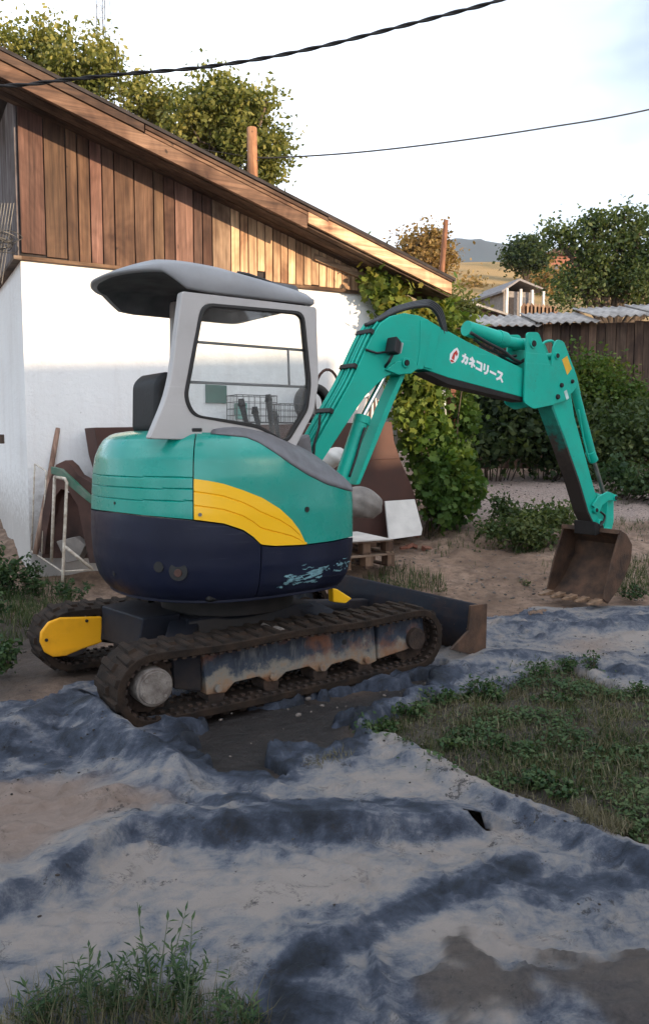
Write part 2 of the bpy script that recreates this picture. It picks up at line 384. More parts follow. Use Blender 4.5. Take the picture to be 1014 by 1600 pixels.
M['brick'] = simple('broken_red_brick', (.32, .13, .085), .9, var=.3, scale=20, bmp=.4)
M['white'] = simple('white_decal', (.80, .80, .80), .5, var=.03, bmp=0)
M['red'] = simple('red_decal', (.50, .03, .02), .5, var=.1, bmp=0)
M['sign_yellow'] = simple('yellow_sticker', (.75, .42, .03), .5, var=.1, bmp=0)
M['cable'] = simple('black_cable', (.018, .016, .016), .7)
M['wire'] = simple('dull_wire', (.10, .095, .09), .5, .5)
M['leaf_walnut'] = leafmat('walnut_leaves', [(.15, (.05, .075, .018)), (.45, (.15, .16, .04)), (.75, (.30, .27, .08))])
M['leaf_dark'] = leafmat('dark_leaves', [(.15, (.012, .026, .010)), (.5, (.030, .052, .018)), (.8, (.075, .095, .03))])
M['leaf_mid'] = leafmat('mid_green_leaves', [(.15, (.022, .042, .014)), (.5, (.06, .09, .03)), (.8, (.13, .15, .05))])
M['leaf_vine'] = leafmat('vine_leaves', [(.1, (.03, .07, .012)), (.45, (.065, .12, .022)), (.72, (.15, .19, .035)), (.92, (.26, .21, .04))])
M['leaf_autumn'] = leafmat('autumn_leaves', [(.2, (.13, .085, .03)), (.5, (.25, .15, .05)), (.8, (.35, .24, .10))])
M['leaf_weed'] = leafmat('weed_leaves', [(.15, (.014, .036, .014)), (.5, (.038, .075, .026)), (.85, (.09, .12, .045))], .25)
M['grass'] = leafmat('grass_blades', [(.15, (.018, .038, .012)), (.5, (.045, .072, .022)), (.72, (.08, .095, .035)), (.95, (.20, .17, .09))], .25)
M['drygrass'] = leafmat('dry_grass_blades', [(.2, (.06, .05, .028)), (.6, (.13, .11, .065)), (.9, (.22, .19, .12))], .25)
M['hay'] = simple('golden_dry_grass', (.42, .28, .10), .95, var=.4, scale=.35, bmp=.3, c2=(.16, .12, .05))
# ================================================================== GROUND
def base_h(x, y):
    x = np.asarray(x, float); y = np.asarray(y, float)
    r = np.hypot(x, y)
    h = np.interp(y, [-400, 0, 7.3, 8.6, 10, 12, 16, 25, 60, 110, 200, 700, 3000], [0, 0, 0, .17, .40, .75, 1.0, 1.25, 11.5, 25.5, 26, 20, 20])
    h = h + sstep(7, 9, y) * np.clip(1 - np.abs(y - 9) / 4, 0, 1) * (fbm(x * 1.3, y * 1.3, 4, 3) - .5) * .30
    h = h + sstep(40, 100, y) * (fbm(x / 40, y / 40, 4, 9) - .5) * 5
    h = h + sstep(7, 8.5, y) * (1 - sstep(14, 18, y)) * (fbm(x * 4, y * 4, 5, 5) - .5) * .10
    h = h + .10 * sstep(-2.0, -3.2, x) * sstep(6.2, 7.6, y) * (1 - sstep(10, 14, y))
    return h
def gz(x, y): return float(base_h(np.array([x]), np.array([y]))[0])
def G2(pts): return [tuple(at_z(a, b)[:2]) for a, b in pts]
PATCH = G2([(566, 1140), (610, 1112), (660, 1090), (720, 1080), (775, 1078), (800, 1060), (840, 1042), (905, 1046), (960, 1072), (1010, 1085), (1150, 1090), (1200, 1290), (1050, 1322), (985, 1312), (920, 1280), (825, 1256), (770, 1232), (700, 1200), (640, 1172)])
POCKET = G2([(255, 1150), (300, 1100), (420, 1085), (560, 1075), (690, 1035), (700, 1050), (655, 1085), (600, 1100), (560, 1118), (548, 1165), (470, 1178), (445, 1205), (350, 1232), (300, 1215), (275, 1185)])
SANDL = G2([(-200, 1250), (60, 1232), (165, 1215), (160, 1245), (255, 1262), (262, 1280), (160, 1310), (60, 1352), (-50, 1400), (-200, 1420)])
MUDBR = G2([(700, 1540), (760, 1505), (840, 1520), (900, 1500), (1010, 1505), (1150, 1530), (1200, 1800), (980, 1800), (930, 1590), (880, 1570), (820, 1610), (740, 1620)])
FAR = [(-3000, 1115), (-150, 1100), (60, 1093), (112, 1066), (165, 1066), (300, 1040), (690, 948), (760, 966), (806, 968), (830, 950), (900, 950), (1014, 944), (1300, 940)]
FARX = [p[0] for p in FAR]; FARY = [p[1] for p in FAR]
HOLES = [G2(p) for p in ([(722, 1294), (742, 1294), (766, 1300), (744, 1299)], [(444, 1264), (468, 1262), (462, 1270), (448, 1271)], [(822, 962), (852, 956), (846, 964), (826, 966)])]
def terrain(X, Y):
    Z = base_h(X, Y)
    d = np.minimum.reduce([sdpoly(X, Y, PATCH), sdpoly(X, Y, POCKET)])
    near = (Y < 8)
    Z = Z - .045 * near * (1 - sstep(-.02, .12, d) * 0) + near * (fbm(X * 7, Y * 7, 4, 21) - .5) * .035
    Z = Z + near * sstep(.02, -.25, sdpoly(X, Y, PATCH)) * .05
    return Z
yy = np.concatenate([np.linspace(-60, 0, 8), np.linspace(.5, 12, 380), np.linspace(12.1, 30, 90), np.geomspace(30.5, 3000, 90)])
xx = np.concatenate([-np.geomspace(9, 2500, 40)[::-1], np.linspace(-8.8, 9, 360), np.geomspace(9.3, 2500, 50)])
X, Y = np.meshgrid(xx, yy)
Z = np.where(Y < 8.0, base_h(X, Y), base_h(X, Y))
nr = (Y > .3) & (Y < 8.3) & (np.abs(X) < 8)
Zt = terrain(X, Y); Z = np.where(nr, Zt * (1 - sstep(7.6, 8.2, Y)) + Z * sstep(7.6, 8.2, Y), Z)
ROAD = [(700, 775), (760, 738), (850, 728), (1014, 740), (1300, 745), (1500, 860), (1014, 850), (1000, 800), (900, 790), (850, 775), (790, 770)]
ROADG = [(1.6, 10.2), (2.2, 12.8), (4.2, 14.2), (14, 14.5), (14, 11.0), (6, 10.0), (4.2, 10.2), (3.0, 10.6), (2.3, 10.2)]
rd = sstep(.25, -.25, sdpoly(X, Y, ROADG)); rd = rd * (Y > 8) * (Y < 20)
wet = sstep(.35, -.15, sdpoly(X, Y, POCKET)); wet = np.maximum(wet, sstep(.9, .3, np.hypot((X + .7) / 1.6, (Y - 5.2) / 1.4)))
wet = np.maximum(wet, sstep(-1.4, -2.0, X) * sstep(4.2, 4.6, Y) * (1 - sstep(6.4, 7.0, Y)) * .8)
gd = sstep(.05, -.1, sdpoly(X, Y, PATCH))
hay = sstep(35, 60, Y)
def ground_mat():
    m, nt, b, o = mat('dirt_ground')
    A = lambda n: N(nt, 'ShaderNodeAttribute', attribute_name=n).outputs['Fac']
    n1 = noise(nt, .9, 7, .6); n2 = noise(nt, 9, 8, .7); n3 = noise(nt, 45, 5, .7)
    dirt = ramp(nt, n1, [(.3, (.16, .10, .067)), (.5, (.29, .19, .132)), (.7, (.39, .275, .205))])
    dirt = mixc(nt, ramp(nt, n2, [(.42, g3(0)), (.6, g3(.75))]), dirt, (.12, .075, .052))
    road = ramp(nt, n3, [(.35, (.17, .12, .10)), (.5, (.30, .225, .19)), (.7, (.43, .35, .31))])
    mud = ramp(nt, n2, [(.3, (.008, .006, .005)), (.6, (.022, .016, .014)), (.8, (.05, .038, .032))])
    soil = ramp(nt, n2, [(.35, (.028, .024, .017)), (.65, (.085, .068, .050))])
    dry = ramp(nt, noise(nt, .12, 6, .6), [(.3, (.10, .085, .03)), (.5, (.27, .17, .06)), (.7, (.38, .23, .08))])
    c = mixc(nt, A('road'), dirt, road); c = mixc(nt, A('soil'), c, soil); c = mixc(nt, A('wet'), c, mud); c = mixc(nt, A('hay'), c, dry)
    nt.links.new(c, b.inputs['Base Color'])
    nt.links.new(ramp(nt, A('wet'), [(0, g3(.95)), (1, g3(.55))]), b.inputs['Roughness'])
    bump(nt, b, n2, 1.0, .05); return m
me = grid_mesh('ground', X, Y, Z, attrs=dict(road=rd, wet=wet, soil=gd, hay=hay))
link('ground', me, ground_mat(), kind='structure')
# ------------------------------------------------------------------ geotextile liner
ly = np.concatenate([np.arange(1.15, 3.2, .0125), np.arange(3.2, 7.6, .022)])
lx = np.concatenate([np.arange(-3.6, -1.6, .03), np.arange(-1.6, 2.2, .0145), np.arange(2.2, 5.2, .028)])
X, Y = np.meshgrid(lx, ly)
wx = X + (fbm(X * 2.5, Y * 2.5, 3, 31) - .5) * .22; wy = Y + (fbm(X * 2.5, Y * 2.5, 3, 41) - .5) * .22
Z = base_h(X, Y) + .004 + (fbm(wx * 1.7, wy * 2.0, 4, 51) - .5) * .075
FOLDS = [  # crest in photo pixels (on the ground plane), height, half width towards the camera, half width beyond, darker strip
    ([(-120, 1455), (0, 1428), (83, 1392), (150, 1348), (199, 1318), (260, 1312), (331, 1322), (400, 1314), (458, 1310), (560, 1306), (660, 1304), (720, 1296)], .080, .048, .17, .95),
    ([(165, 1262), (199, 1238), (265, 1240), (331, 1262), (400, 1274)], .04, .05, .09, .8),
    ([(-200, 1180), (0, 1158), (70, 1132), (112, 1112), (150, 1138), (200, 1172), (250, 1200), (276, 1222)], .09, .14, .08, .35),
    ([(480, 1500), (601, 1434), (703, 1398), (800, 1350)], .018, .06, .10, .85),
    ([(400, 1640), (442, 1502), (500, 1480)], .015, .07, .10, .6),
    ([(592, 1500), (603, 1550), (616, 1600)], .02, .015, .03, .5),
    ([(640, 1196), (700, 1222), (770, 1252), (822, 1280), (900, 1312), (1014, 1355), (1200, 1420)], .05, .05, .06, .75),
    ([(300, 1205), (380, 1190), (450, 1160), (560, 1140)], .025, .06, .08, .3),
    ([(700, 1000), (800, 985), (900, 985), (1014, 970)], .03, .12, .15, .5),
    ([(680, 1062), (760, 1030), (850, 1026), (960, 1050), (1040, 1055)], .03, .06, .1, .4),
    ([(0, 1180), (80, 1160), (150, 1175), (240, 1190)], .025, .06, .08, .6)]
fold_band = np.zeros(X.shape)
for pts, h, a, b_, cl in FOLDS:
    P = G2(pts); D, S = polydist(wx * .35 + X * .65, wy * .35 + Y * .65, P)
    near = S < 0                                   # camera side of the crest
    wd = np.where(near, a, b_)
    hv = 1.1 * h * (.7 + .6 * vnoise(X * 3, Y * 3, 61))
    Z += hv * np.exp(-(D / wd) ** 2)
    if cl > .3:
        fold_band = np.maximum(fold_band, cl * np.where(near, np.exp(-((D - a * .55) / (a * 1.05)) ** 4), np.exp(-(D / (b_ * .35)) ** 2) * .4))  # lowers the dust along each crest, mostly on the camera side
Z += (fbm(wx * 9, wy * 9, 4, 71) - .5) * .013 * (1 + 1.2 * vnoise(X * 2, Y * 2, 5))
rg_ = 1 - np.abs(2 * fbm(wx * 2.6 + 5, wy * 5.0, 3, 73) - 1); Z += .035 * sstep(.82, 1.0, rg_) ** 1.5 * vnoise(X * 1.3, Y * 1.3, 8)
rg2 = 1 - np.abs(2 * fbm(wx * 7 + wy * 3, wy * 9, 3, 74) - 1); Z += .012 * sstep(.84, 1.0, rg2) * vnoise(X * 2.3, Y * 2.3, 18)
cr = np.abs(fbm(wx * 4.5, wy * 3.5, 3, 77) - .5); Z += .012 * sstep(.05, 0, cr)
px, py = (lambda f, u: (507 + F * X / f, 800 - F * u / f))(Y * ct + H * st, Y * st - H * ct)
# dust: pale dried mud film; bands of bare navy cloth
DUST = [(80, 1310, 170, 60, 1.0), (200, 1350, 120, 25, .5), (330, 1400, 250, 40, .75), (120, 1480, 150, 60, .8), (560, 1230, 110, 35, .8), (700, 1235, 90, 30, .9), (640, 1300, 100, 30, .4),
        (420, 1380, 120, 30, .6), (540, 1400, 90, 30, .7), (860, 1480, 170, 50, .9), (700, 1470, 90, 50, .9), (780, 1320, 90, 25, .6), (920, 1015, 55, 18, 1.1), (760, 975, 60, 15, .8),
        (700, 1030, 40, 20, .5), (990, 1290, 60, 25, 1.0), (330, 1500, 120, 60, .6), (750, 1560, 100, 40, .8), (960, 990, 80, 12, .7), (610, 1170, 50, 20, .6), (800, 930, 80, 20, .9), (240, 1240, 40, 15, .5)]
BARE = [(120, 1120, 110, 45, .7), (620, 1262, 130, 22, .8), (560, 1330, 110, 22, .5), (940, 1400, 110, 25, .6), (960, 1480, 50, 20, .7), (470, 1540, 70, 70, .6), (860, 970, 110, 14, .7), (850, 1130, 60, 40, .3),
        (600, 1290, 150, 16, .8), (60, 1170, 80, 22, .8), (430, 1300, 160, 14, .6), (1000, 1350, 60, 30, .6), (640, 1540, 60, 60, .4), (950, 1385, 140, 22, .5), (700, 1395, 60, 25, .35)]
dust = np.full(X.shape, .62)
for cx, cy, sx, sy, a in DUST: dust += a * .34 * np.exp(-((px - cx) / sx) ** 2 - ((py - cy) / sy) ** 2)
for cx, cy, sx, sy, a in BARE: dust -= a * .36 * np.exp(-((px - cx) / sx) ** 2 - ((py - cy) / sy) ** 2)
dust -= fold_band * .42; dust -= .55 * sstep(.22, -.05, sdpoly(wx, wy, POCKET)); dust -= .22 * sstep(-.4, -1.2, X) * sstep(3.2, 3.7, Y)
dust += (fbm(wx * 2.1, wy * 3.4, 5, 81) - .5) * .9 + (fbm(wx * 8, wy * 11, 4, 85) - .5) * .7 + (fbm(wx * 24, wy * 30, 4, 87) - .5) * .6
sand = np.maximum(sstep(.06, -.1, sdpoly(wx, wy, SANDL)), .8 * np.exp(-((px - 920) / 45) ** 2 - ((py - 1012) / 14) ** 2))
mudb = sstep(.05, -.05, sdpoly(wx, wy, MUDBR) + (fbm(X * 8, Y * 8, 5, 91) - .5) * .34) * .85
Z += sand * .012 + mudb * (.006 + fbm(X * 14, Y * 14, 3, 12) * .02)
jag = (fbm(X * 3.5, Y * 3.5, 3, 15) - .5) * .11
sdm = np.minimum(sdpoly(X, Y, PATCH) + jag, sdpoly(X, Y, POCKET) + .05 + jag * 2.0 + (fbm(X * 5, Y * 7, 4, 16) - .5) * .42); Z -= .12 * sstep(.012, -.05, sdm); Z += .012 * np.exp(-((sdm - .04) / .03) ** 2)
keep = (sdm > -.10) & (py + jag * 60 > np.interp(px, FARX, FARY))
for h_ in HOLES: keep &= sdpoly(X, Y, h_) + jag * .15 > 0
edge = np.minimum(np.abs(sdpoly(X, Y, PATCH)), np.abs(sdpoly(X, Y, POCKET)))
kq = keep[:-1, :-1] & keep[1:, :-1] & keep[:-1, 1:] & keep[1:, 1:]
def liner_mat():
    m, nt, b, o = mat('black_geotextile_with_dried_mud')
    A = lambda n: N(nt, 'ShaderNodeAttribute', attribute_name=n).outputs['Fac']
    n1 = noise(nt, 7, 12, .80, stretch=(.8, 1.1, 1)); n2 = noise(nt, 38, 8, .85); n3 = noise(nt, 3.0, 12, .78)
    for q in (n1, n3): q.node.inputs['Distortion'].default_value = .6
    ad = N(nt, 'ShaderNodeMath', operation='MULTIPLY_ADD'); ad.inputs[1].default_value = 1.5; nt.links.new(n1, ad.inputs[0]); nt.links.new(A('dust'), ad.inputs[2])
    a2 = N(nt, 'ShaderNodeMath', operation='MULTIPLY_ADD'); a2.inputs[1].default_value = .70; nt.links.new(n2, a2.inputs[0]); nt.links.new(ad.outputs[0], a2.inputs[2])
    f = ramp(nt, a2.outputs[0], [(.0, g3(0)), (1.0, g3(1))])
    sc2 = N(nt, 'ShaderNodeMapRange'); sc2.inputs[1].default_value = 1.56; sc2.inputs[2].default_value = 2.76; a3 = N(nt, 'ShaderNodeMath', operation='MULTIPLY_ADD'); a3.inputs[1].default_value = 1.3; nt.links.new(n3, a3.inputs[0]); nt.links.new(a2.outputs[0], a3.inputs[2]); nt.links.new(a3.outputs[0], sc2.inputs[0])
    col = ramp(nt, sc2.outputs[0], [(0, (.009, .012, .019)), (.20, (.024, .031, .048)), (.38, (.050, .060, .086)), (.49, (.088, .096, .122)), (.60, (.140, .145, .165)), (.74, (.205, .195, .195)), (1, (.28, .24, .215))])
    sand = ramp(nt, n1, [(.3, (.17, .125, .10)), (.7, (.29, .22, .185))]); mudc = ramp(nt, n2, [(.35, (.032, .024, .020)), (.7, (.075, .058, .050))])
    col = mixc(nt, A('sand'), col, sand); col = mixc(nt, A('mudb'), col, mudc)
    dk = ramp(nt, noise(nt, 4.5, 10, .85), [(.585, g3(0)), (.61, g3(.8))]); col = mixc(nt, dk, col, (.022, .020, .022))
    ck = N(nt, 'ShaderNodeTexVoronoi', feature='DISTANCE_TO_EDGE'); ck.inputs['Scale'].default_value = 2.6; tcn = N(nt, 'ShaderNodeTexCoord'); wn = N(nt, 'ShaderNodeVectorMath', operation='MULTIPLY_ADD'); wn.inputs[1].default_value = (.5, .5, .5); nt.links.new(n1.node.outputs['Color'], wn.inputs[0]); nt.links.new(tcn.outputs['Object'], wn.inputs[2]); nt.links.new(wn.outputs[0], ck.inputs['Vector'])
    cm = mixc(nt, 1.0, ramp(nt, ck.outputs['Distance'], [(.0, g3(1)), (.022, g3(0))]), ramp(nt, n3, [(.5, g3(0)), (.56, g3(.8))]), 'MULTIPLY'); col = mixc(nt, cm, col, (.02, .018, .02))
    nt.links.new(col, b.inputs['Base Color']); b.inputs['Specular IOR Level'].default_value = .35
    nt.links.new(ramp(nt, sc2.outputs[0], [(0, g3(.55)), (.5, g3(.85))]), b.inputs['Roughness'])
    hh = N(nt, 'ShaderNodeMath', operation='ADD'); nt.links.new(n1, hh.inputs[0]); nt.links.new(n2, hh.inputs[1])
    bump(nt, b, hh.outputs[0], .8, .016); return m
me = grid_mesh('ground_sheet', X, Y, Z, kq, dict(dust=dust, sand=sand, mudb=mudb))
ls = link('ground_sheet', me, liner_mat())
prop(ls, 'torn navy-black geotextile sheet caked with pale dried mud, spread over the yard in folds', 'ground sheet')
so = ls.modifiers.new('thick', 'SOLIDIFY'); so.thickness = .006; so.offset = -1
LX, LY, LZ = lx, ly, Z
def lz(x, y):
    i = int(np.clip(np.searchsorted(LY, y), 0, len(LY) - 1)); j = int(np.clip(np.searchsorted(LX, x), 0, len(LX) - 1)); return float(LZ[i, j])
# ================================================================== SHED HOUSE
def hl(t, o, z): return Vector((t, -o, z))      # house-local: x along the gable, -y towards the camera
house = empty('shed', HP, HA, 'long white-plastered shed with brown plank gable and sloping roof behind the digger', 'shed')
HI = lambda px, py, o=0.0: HW(px, py, o)
bm = BM(); hexa(bm, [hl(0, 0, -.6), hl(4.32, 0, -.6), hl(4.32, -6, -.6), hl(0, -6, -.6)], [hl(0, 0, 3.17), hl(4.32, 0, 3.17), hl(4.32, -6, 3.17), hl(0, -6, 3.17)])
fin(bm, 'wall', M['plaster'], house)
roofu = lambda t: 4.605 - (t) * (4.605 - 3.31) / 4.0    # underside of the rake at t
bm = BM(); hexa(bm, [hl(-.02, .05, 3.17), hl(4.06, .05, 3.17), hl(4.06, -.1, 3.17), hl(-.02, -.1, 3.17)], [hl(-.02, .05, 3.205), hl(4.06, .05, 3.205), hl(4.06, -.1, 3.205), hl(-.02, -.1, 3.205)])
fin(bm, 'sill_board', M['woodx'], house, color=(.9, .75, .6, 1), bevel=.004)
gaps = [30, 70, 104, 122, 141, 160, 179, 210, 240, 256, 273, 302, 316, 331, 360, 374, 387, 401, 413, 425, 437, 449, 461, 473, 485, 497, 509, 521, 533, 546, 558, 570, 591]
tt = [max(0.0, HI(g, np.interp(g, [30, 590], [300, 450]))[0]) for g in gaps]
for i in range(len(tt) - 1):
    a, b_ = tt[i] + .006, tt[i + 1] - .005
    o = .022 + random.uniform(-.004, .006); bot = 3.21 + random.choice([0, 0, 0, .004, .015]); g = gaps[i]
    if g == 30: bot = 3.24
    if g == 401: bot = 3.31
    za, zb = roofu(a) + .12, roofu(b_) + .12
    bm = BM(); hexa(bm, [hl(a, o, bot), hl(b_, o, bot), hl(b_, .0, bot), hl(a, .0, bot)], [hl(a, o, za), hl(b_, o, zb), hl(b_, 0, zb), hl(a, 0, za)])
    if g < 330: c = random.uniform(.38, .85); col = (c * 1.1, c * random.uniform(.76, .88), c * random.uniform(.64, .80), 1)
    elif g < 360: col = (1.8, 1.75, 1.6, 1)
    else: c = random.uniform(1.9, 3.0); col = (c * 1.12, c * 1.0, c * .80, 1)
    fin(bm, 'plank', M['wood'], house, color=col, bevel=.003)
bm = BM(); hexa(bm, [hl(.0, -.004, 3.2), hl(4.3, -.004, 3.2), hl(4.3, -.06, 3.2), hl(.0, -.06, 3.2)], [hl(.0, -.004, roofu(0)), hl(4.3, -.004, roofu(4.3)), hl(4.3, -.06, roofu(4.3)), hl(0, -.06, roofu(0))])
fin(bm, 'gable_backing', M['roofing'], house)
# a loose offcut nailed slanting under the eave, and two patches of plank
p0, p1 = HI(492, 396, .05), HI(566, 428, .05)
bm = BM(); prism(bm, [hl(p0[0], .045, p0[1]), hl(p1[0], .045, p1[1]), hl(p1[0], .045, p1[1] - .06), hl(p0[0], .045, p0[1] - .075)], (0, -.022, 0)) if False else prism(bm, [hl(p0[0], .03, p0[1]), hl(p1[0], .03, p1[1]), hl(p1[0], .03, p1[1] - .06), hl(p0[0], .03, p0[1] - .075)], (0, -.03, 0))
fin(bm, 'slanting_board', M['woodx'], house, color=(1.7, 1.5, 1.25, 1))
# left return wall: grey planks over plaster
nL = 14
for i in range(nL):
    y0, y1 = .02 + i * .2, .02 + (i + 1) * .2 - .008
    bm = BM(); zt = 4.75
    hexa(bm, [hl(-.02, -y0, 3.2), hl(-.02, -y1, 3.2), hl(.0, -y1, 3.2), hl(.0, -y0, 3.2)], [hl(-.02, -y0, zt), hl(-.02, -y1, zt), hl(0, -y1, zt), hl(0, -y0, zt)])
    c = random.uniform(.9, 1.2); fin(bm, 'plank', M['wood'], house, color=(c * 1.0, c * 1.25, c * 1.75, 1))
bm = BM(); hexa(bm, [hl(-.07, 0.06, 3.165), hl(-.07, -3, 3.165), hl(-.0, -3, 3.165), hl(-.0, 0.06, 3.165)], [hl(-.07, 0.06, 3.2), hl(-.07, -3, 3.2), hl(0, -3, 3.2), hl(0, 0.06, 3.2)])
fin(bm, 'sill_board', M['woodx'], house, color=(.8, .8, .8, 1))
# roof with its rake boards
fo = .5
ft = lambda px, py: HI(px, py, fo)
tA, zA = ft(0, 78); tB, zB = ft(705, 438)
sl = (zB - zA) / (tB - tA); top = lambda t: zA + (t - tA) * sl
T0, T1 = -1.6, tB
bm = BM(); hexa(bm, [hl(T0, fo + .03, top(T0) - .01), hl(T1 + .04, fo + .03, top(T1) - .01), hl(T1 + .04, -6.5, top(T1) - .01), hl(T0, -6.5, top(T0) - .01)],
     [hl(T0, fo + .03, top(T0) + .022), hl(T1 + .04, fo + .03, top(T1) + .022), hl(T1 + .04, -6.5, top(T1) + .022), hl(T0, -6.5, top(T0) + .022)])
roof = fin(bm, 'roof', M['roofing'], house)
def rake(t0, t1, d0, d1, o0, o1, col, name='fascia_board'):
    bm = BM(); hexa(bm, [hl(t0, o1, top(t0) - d1), hl(t1, o1, top(t1) - d1), hl(t1, o0, top(t1) - d1), hl(t0, o0, top(t0) - d1)],
                    [hl(t0, o1, top(t0) - d0), hl(t1, o1, top(t1) - d0), hl(t1, o0, top(t1) - d0), hl(t0, o0, top(t0) - d0)])
    return fin(bm, name, M['woodx'], house, color=col, bevel=.004)
tj = ft(480, 345)[0]; t2 = ft(225, 210)[0]
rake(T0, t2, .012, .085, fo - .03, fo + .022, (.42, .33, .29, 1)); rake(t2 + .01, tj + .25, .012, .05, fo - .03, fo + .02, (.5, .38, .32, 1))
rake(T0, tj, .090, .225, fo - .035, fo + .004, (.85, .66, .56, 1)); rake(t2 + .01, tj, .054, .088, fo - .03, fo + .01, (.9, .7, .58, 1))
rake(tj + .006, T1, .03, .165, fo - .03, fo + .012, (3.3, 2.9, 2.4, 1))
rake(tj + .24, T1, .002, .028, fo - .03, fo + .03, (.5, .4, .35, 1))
# soffit boards under the overhang
for k in range(5):
    o0, o1 = -.02 + k * .098, -.02 + (k + 1) * .098 - .006
    rake(T0, T1, .17 + (k % 2) * .004, .192 + (k % 2) * .004, o0, o1, (.45, .38, .34, 1), 'soffit_board')
for k, t in enumerate(np.arange(-.9, 4.6, .62)):
    bm = BM(); hexa(bm, [hl(t, fo - .05, top(t) - .17), hl(t + .05, fo - .05, top(t + .05) - .17), hl(t + .05, .03, top(t + .05) - .17), hl(t, .03, top(t) - .17)],
                    [hl(t, fo - .05, top(t) - .02), hl(t + .05, fo - .05, top(t + .05) - .02), hl(t + .05, .03, top(t + .05) - .02), hl(t, .03, top(t) - .02)])
    fin(bm, 'rafter', M['woodx'], house, color=(.5, .4, .35, 1))
# far eave: porch beam and brick-brown end under the eave, on posts
bm = BM(); hexa(bm, [hl(4.33, -.1, 2.2), hl(4.75, -.1, 2.2), hl(4.75, -2.5, 2.2), hl(4.33, -2.5, 2.2)], [hl(4.33, -.1, top(4.33) - .2), hl(4.75, -.1, top(4.75) - .2), hl(4.75, -2.5, top(4.75) - .2), hl(4.33, -2.5, top(4.33) - .2)])
fin(bm, 'side_boarding', M['wood'], house, color=(.9, .6, .45, 1))
# bundle of wires and bracket at the left corner
wc = empty('wire_coil', at_y(6, 372, 7.72), 0, 'tangled coil of grey wire hanging at the left corner of the shed under the planks', 'wire coil')
bm = BM()
for k in range(9):
    r = random.uniform(.07, .12); c = Vector((random.uniform(-.06, .04), random.uniform(-.03, .03), random.uniform(-.08, .06)))
    a = random.uniform(-.4, .4)
    tube(bm, [c + Vector((r * 1.3 * math.cos(t), .03 * math.sin(3 * t + k), r * .55 * math.sin(t + a))) for t in np.linspace(0, 6.28, 24)], .004, 5)
fin(bm, 'coil', M['wire'], wc)
bm = BM()
for k in range(6):
    x = -.08 + k * .028; tube(bm, [(x + .05, .0, .32), (x + .02, -.02, .12), (x - .03, 0, -.1), (x - .09, .0, -.42)], .0035, 5)
fin(bm, 'loose_wires', M['wire'], wc)
bm = BM(); box(bm, at_y(-4, 686, 7.9), (.12, .08, .09)); pb = fin(bm, 'wooden_peg', M['wood'], None, bevel=.006, color=(.7, .7, .7, 1)); prop(pb, 'grey wooden peg sticking out of the shed wall at the far left', 'peg')
# ================================================================== POLES, CABLES, MAST
def pole(name, p_top, p_bot, r0, r1, label, col):
    o = empty(name, p_bot, 0, label, 'pole'); bm = BM(); d = Vector(p_top) - Vector(p_bot)
    tube(bm, [d * t + Vector((random.uniform(-.01, .01), 0, 0)) for t in np.linspace(0, 1, 7)], list(np.linspace(r1, r0, 7)), 12)
    fin(bm, 'post', M['wood'], o, smooth=True, color=col); return o
yc = 13.0
pt = at_y(393, 200, yc); pbm = Vector((pt.x + .06, yc, 0.6))
po = pole('utility_pole', pt, pbm, .078, .10, 'stout brown wooden pole rising just behind the shed roof', (1.7, 1.1, .7, 1))
bm = BM(); tube(bm, [(pt - pbm) + Vector((-.11, -.02, -.50)), (pt - pbm) + Vector((.12, -.02, -.50))], .008, 6); fin(bm, 'wire_clamp', M['wire'], po)
yp = 17.0; a = at_y(697, 344, yp); b_ = at_y(683, 520, yp)
po = pole('utility_pole', a, b_ + (b_ - a) * .55, .05, .08, 'slim leaning brown wooden pole right of the shed eave, against the mountain', (1.3, .75, .5, 1))
def cable(pts, r, label, twist=False):
    P = spline(pts, 14); bm = BM()
    if twist:
        for ph in (0, math.pi):
            Q = []; s = 0
            PP = spline(pts, 60)
            for i, p in enumerate(PP):
                if i: s += (p - PP[i - 1]).length
                a = s * 38 + ph; Q.append(p + Vector((0, math.cos(a), math.sin(a))) * r * .75)
            tube(bm, Q, r, 6)
    else: tube(bm, P, r, 6)
    return prop(fin(bm, 'cable', M['cable'], None, smooth=True), label, 'cable')
def cpt(l): return [at_y(x, y, d) for x, y, d in l]
cable([at_y(x, y, 2.8) for x, y in ((-500, 95), (-200, 126), (0, 134), (100, 125), (200, 115), (300, 107), (400, 93), (500, 73), (600, 48), (700, 22), (780, 0), (900, -45), (1200, -190))], .0042, 'thick twisted black power cable sagging across the top of the view', True)
cable(cpt([(393, 246, 13.0), (440, 246, 13.0), (560, 238, 13), (700, 222, 13.0), (850, 200, 13.0), (1014, 171, 13.0), (1300, 100, 13.0), (1700, -30, 13)]), .012, 'thin single wire running from the stout pole to the right')
cable(cpt([(170, -10, 12.9), (182, 90, 12.9), (200, 172, 12.9), (290, 225, 12.9), (393, 246, 13)]), .004, 'very thin wire dropping through the trees to the stout pole')
# lattice mast
yc = 60; o = empty('radio_mast', Vector((at_y(158, 30, yc).x, yc, 8)), 0, 'tall thin grey lattice mast beyond the trees at upper left', 'mast')
bm = BM(); zt = at_y(158, -60, yc).z - 8
for dx, dy in ((-.3, 0), (.3, 0), (0, .5)): tube(bm, [(dx, dy, 0), (dx, dy, zt)], .035, 5)
fin(bm, 'leg', M['steel'], o)
bm = BM(); z = 14.0
while z < zt - .8:
    for (a, b2) in (((-.3, 0), (.3, 0)), ((.3, 0), (0, .5)), ((0, .5), (-.3, 0))):
        tube(bm, [(*a, z), (*b2, z + .8)], .018, 4); tube(bm, [(*a, z + .8), (*b2, z + .8)], .018, 4)
    z += .8
fin(bm, 'lattice', M['steel'], o)
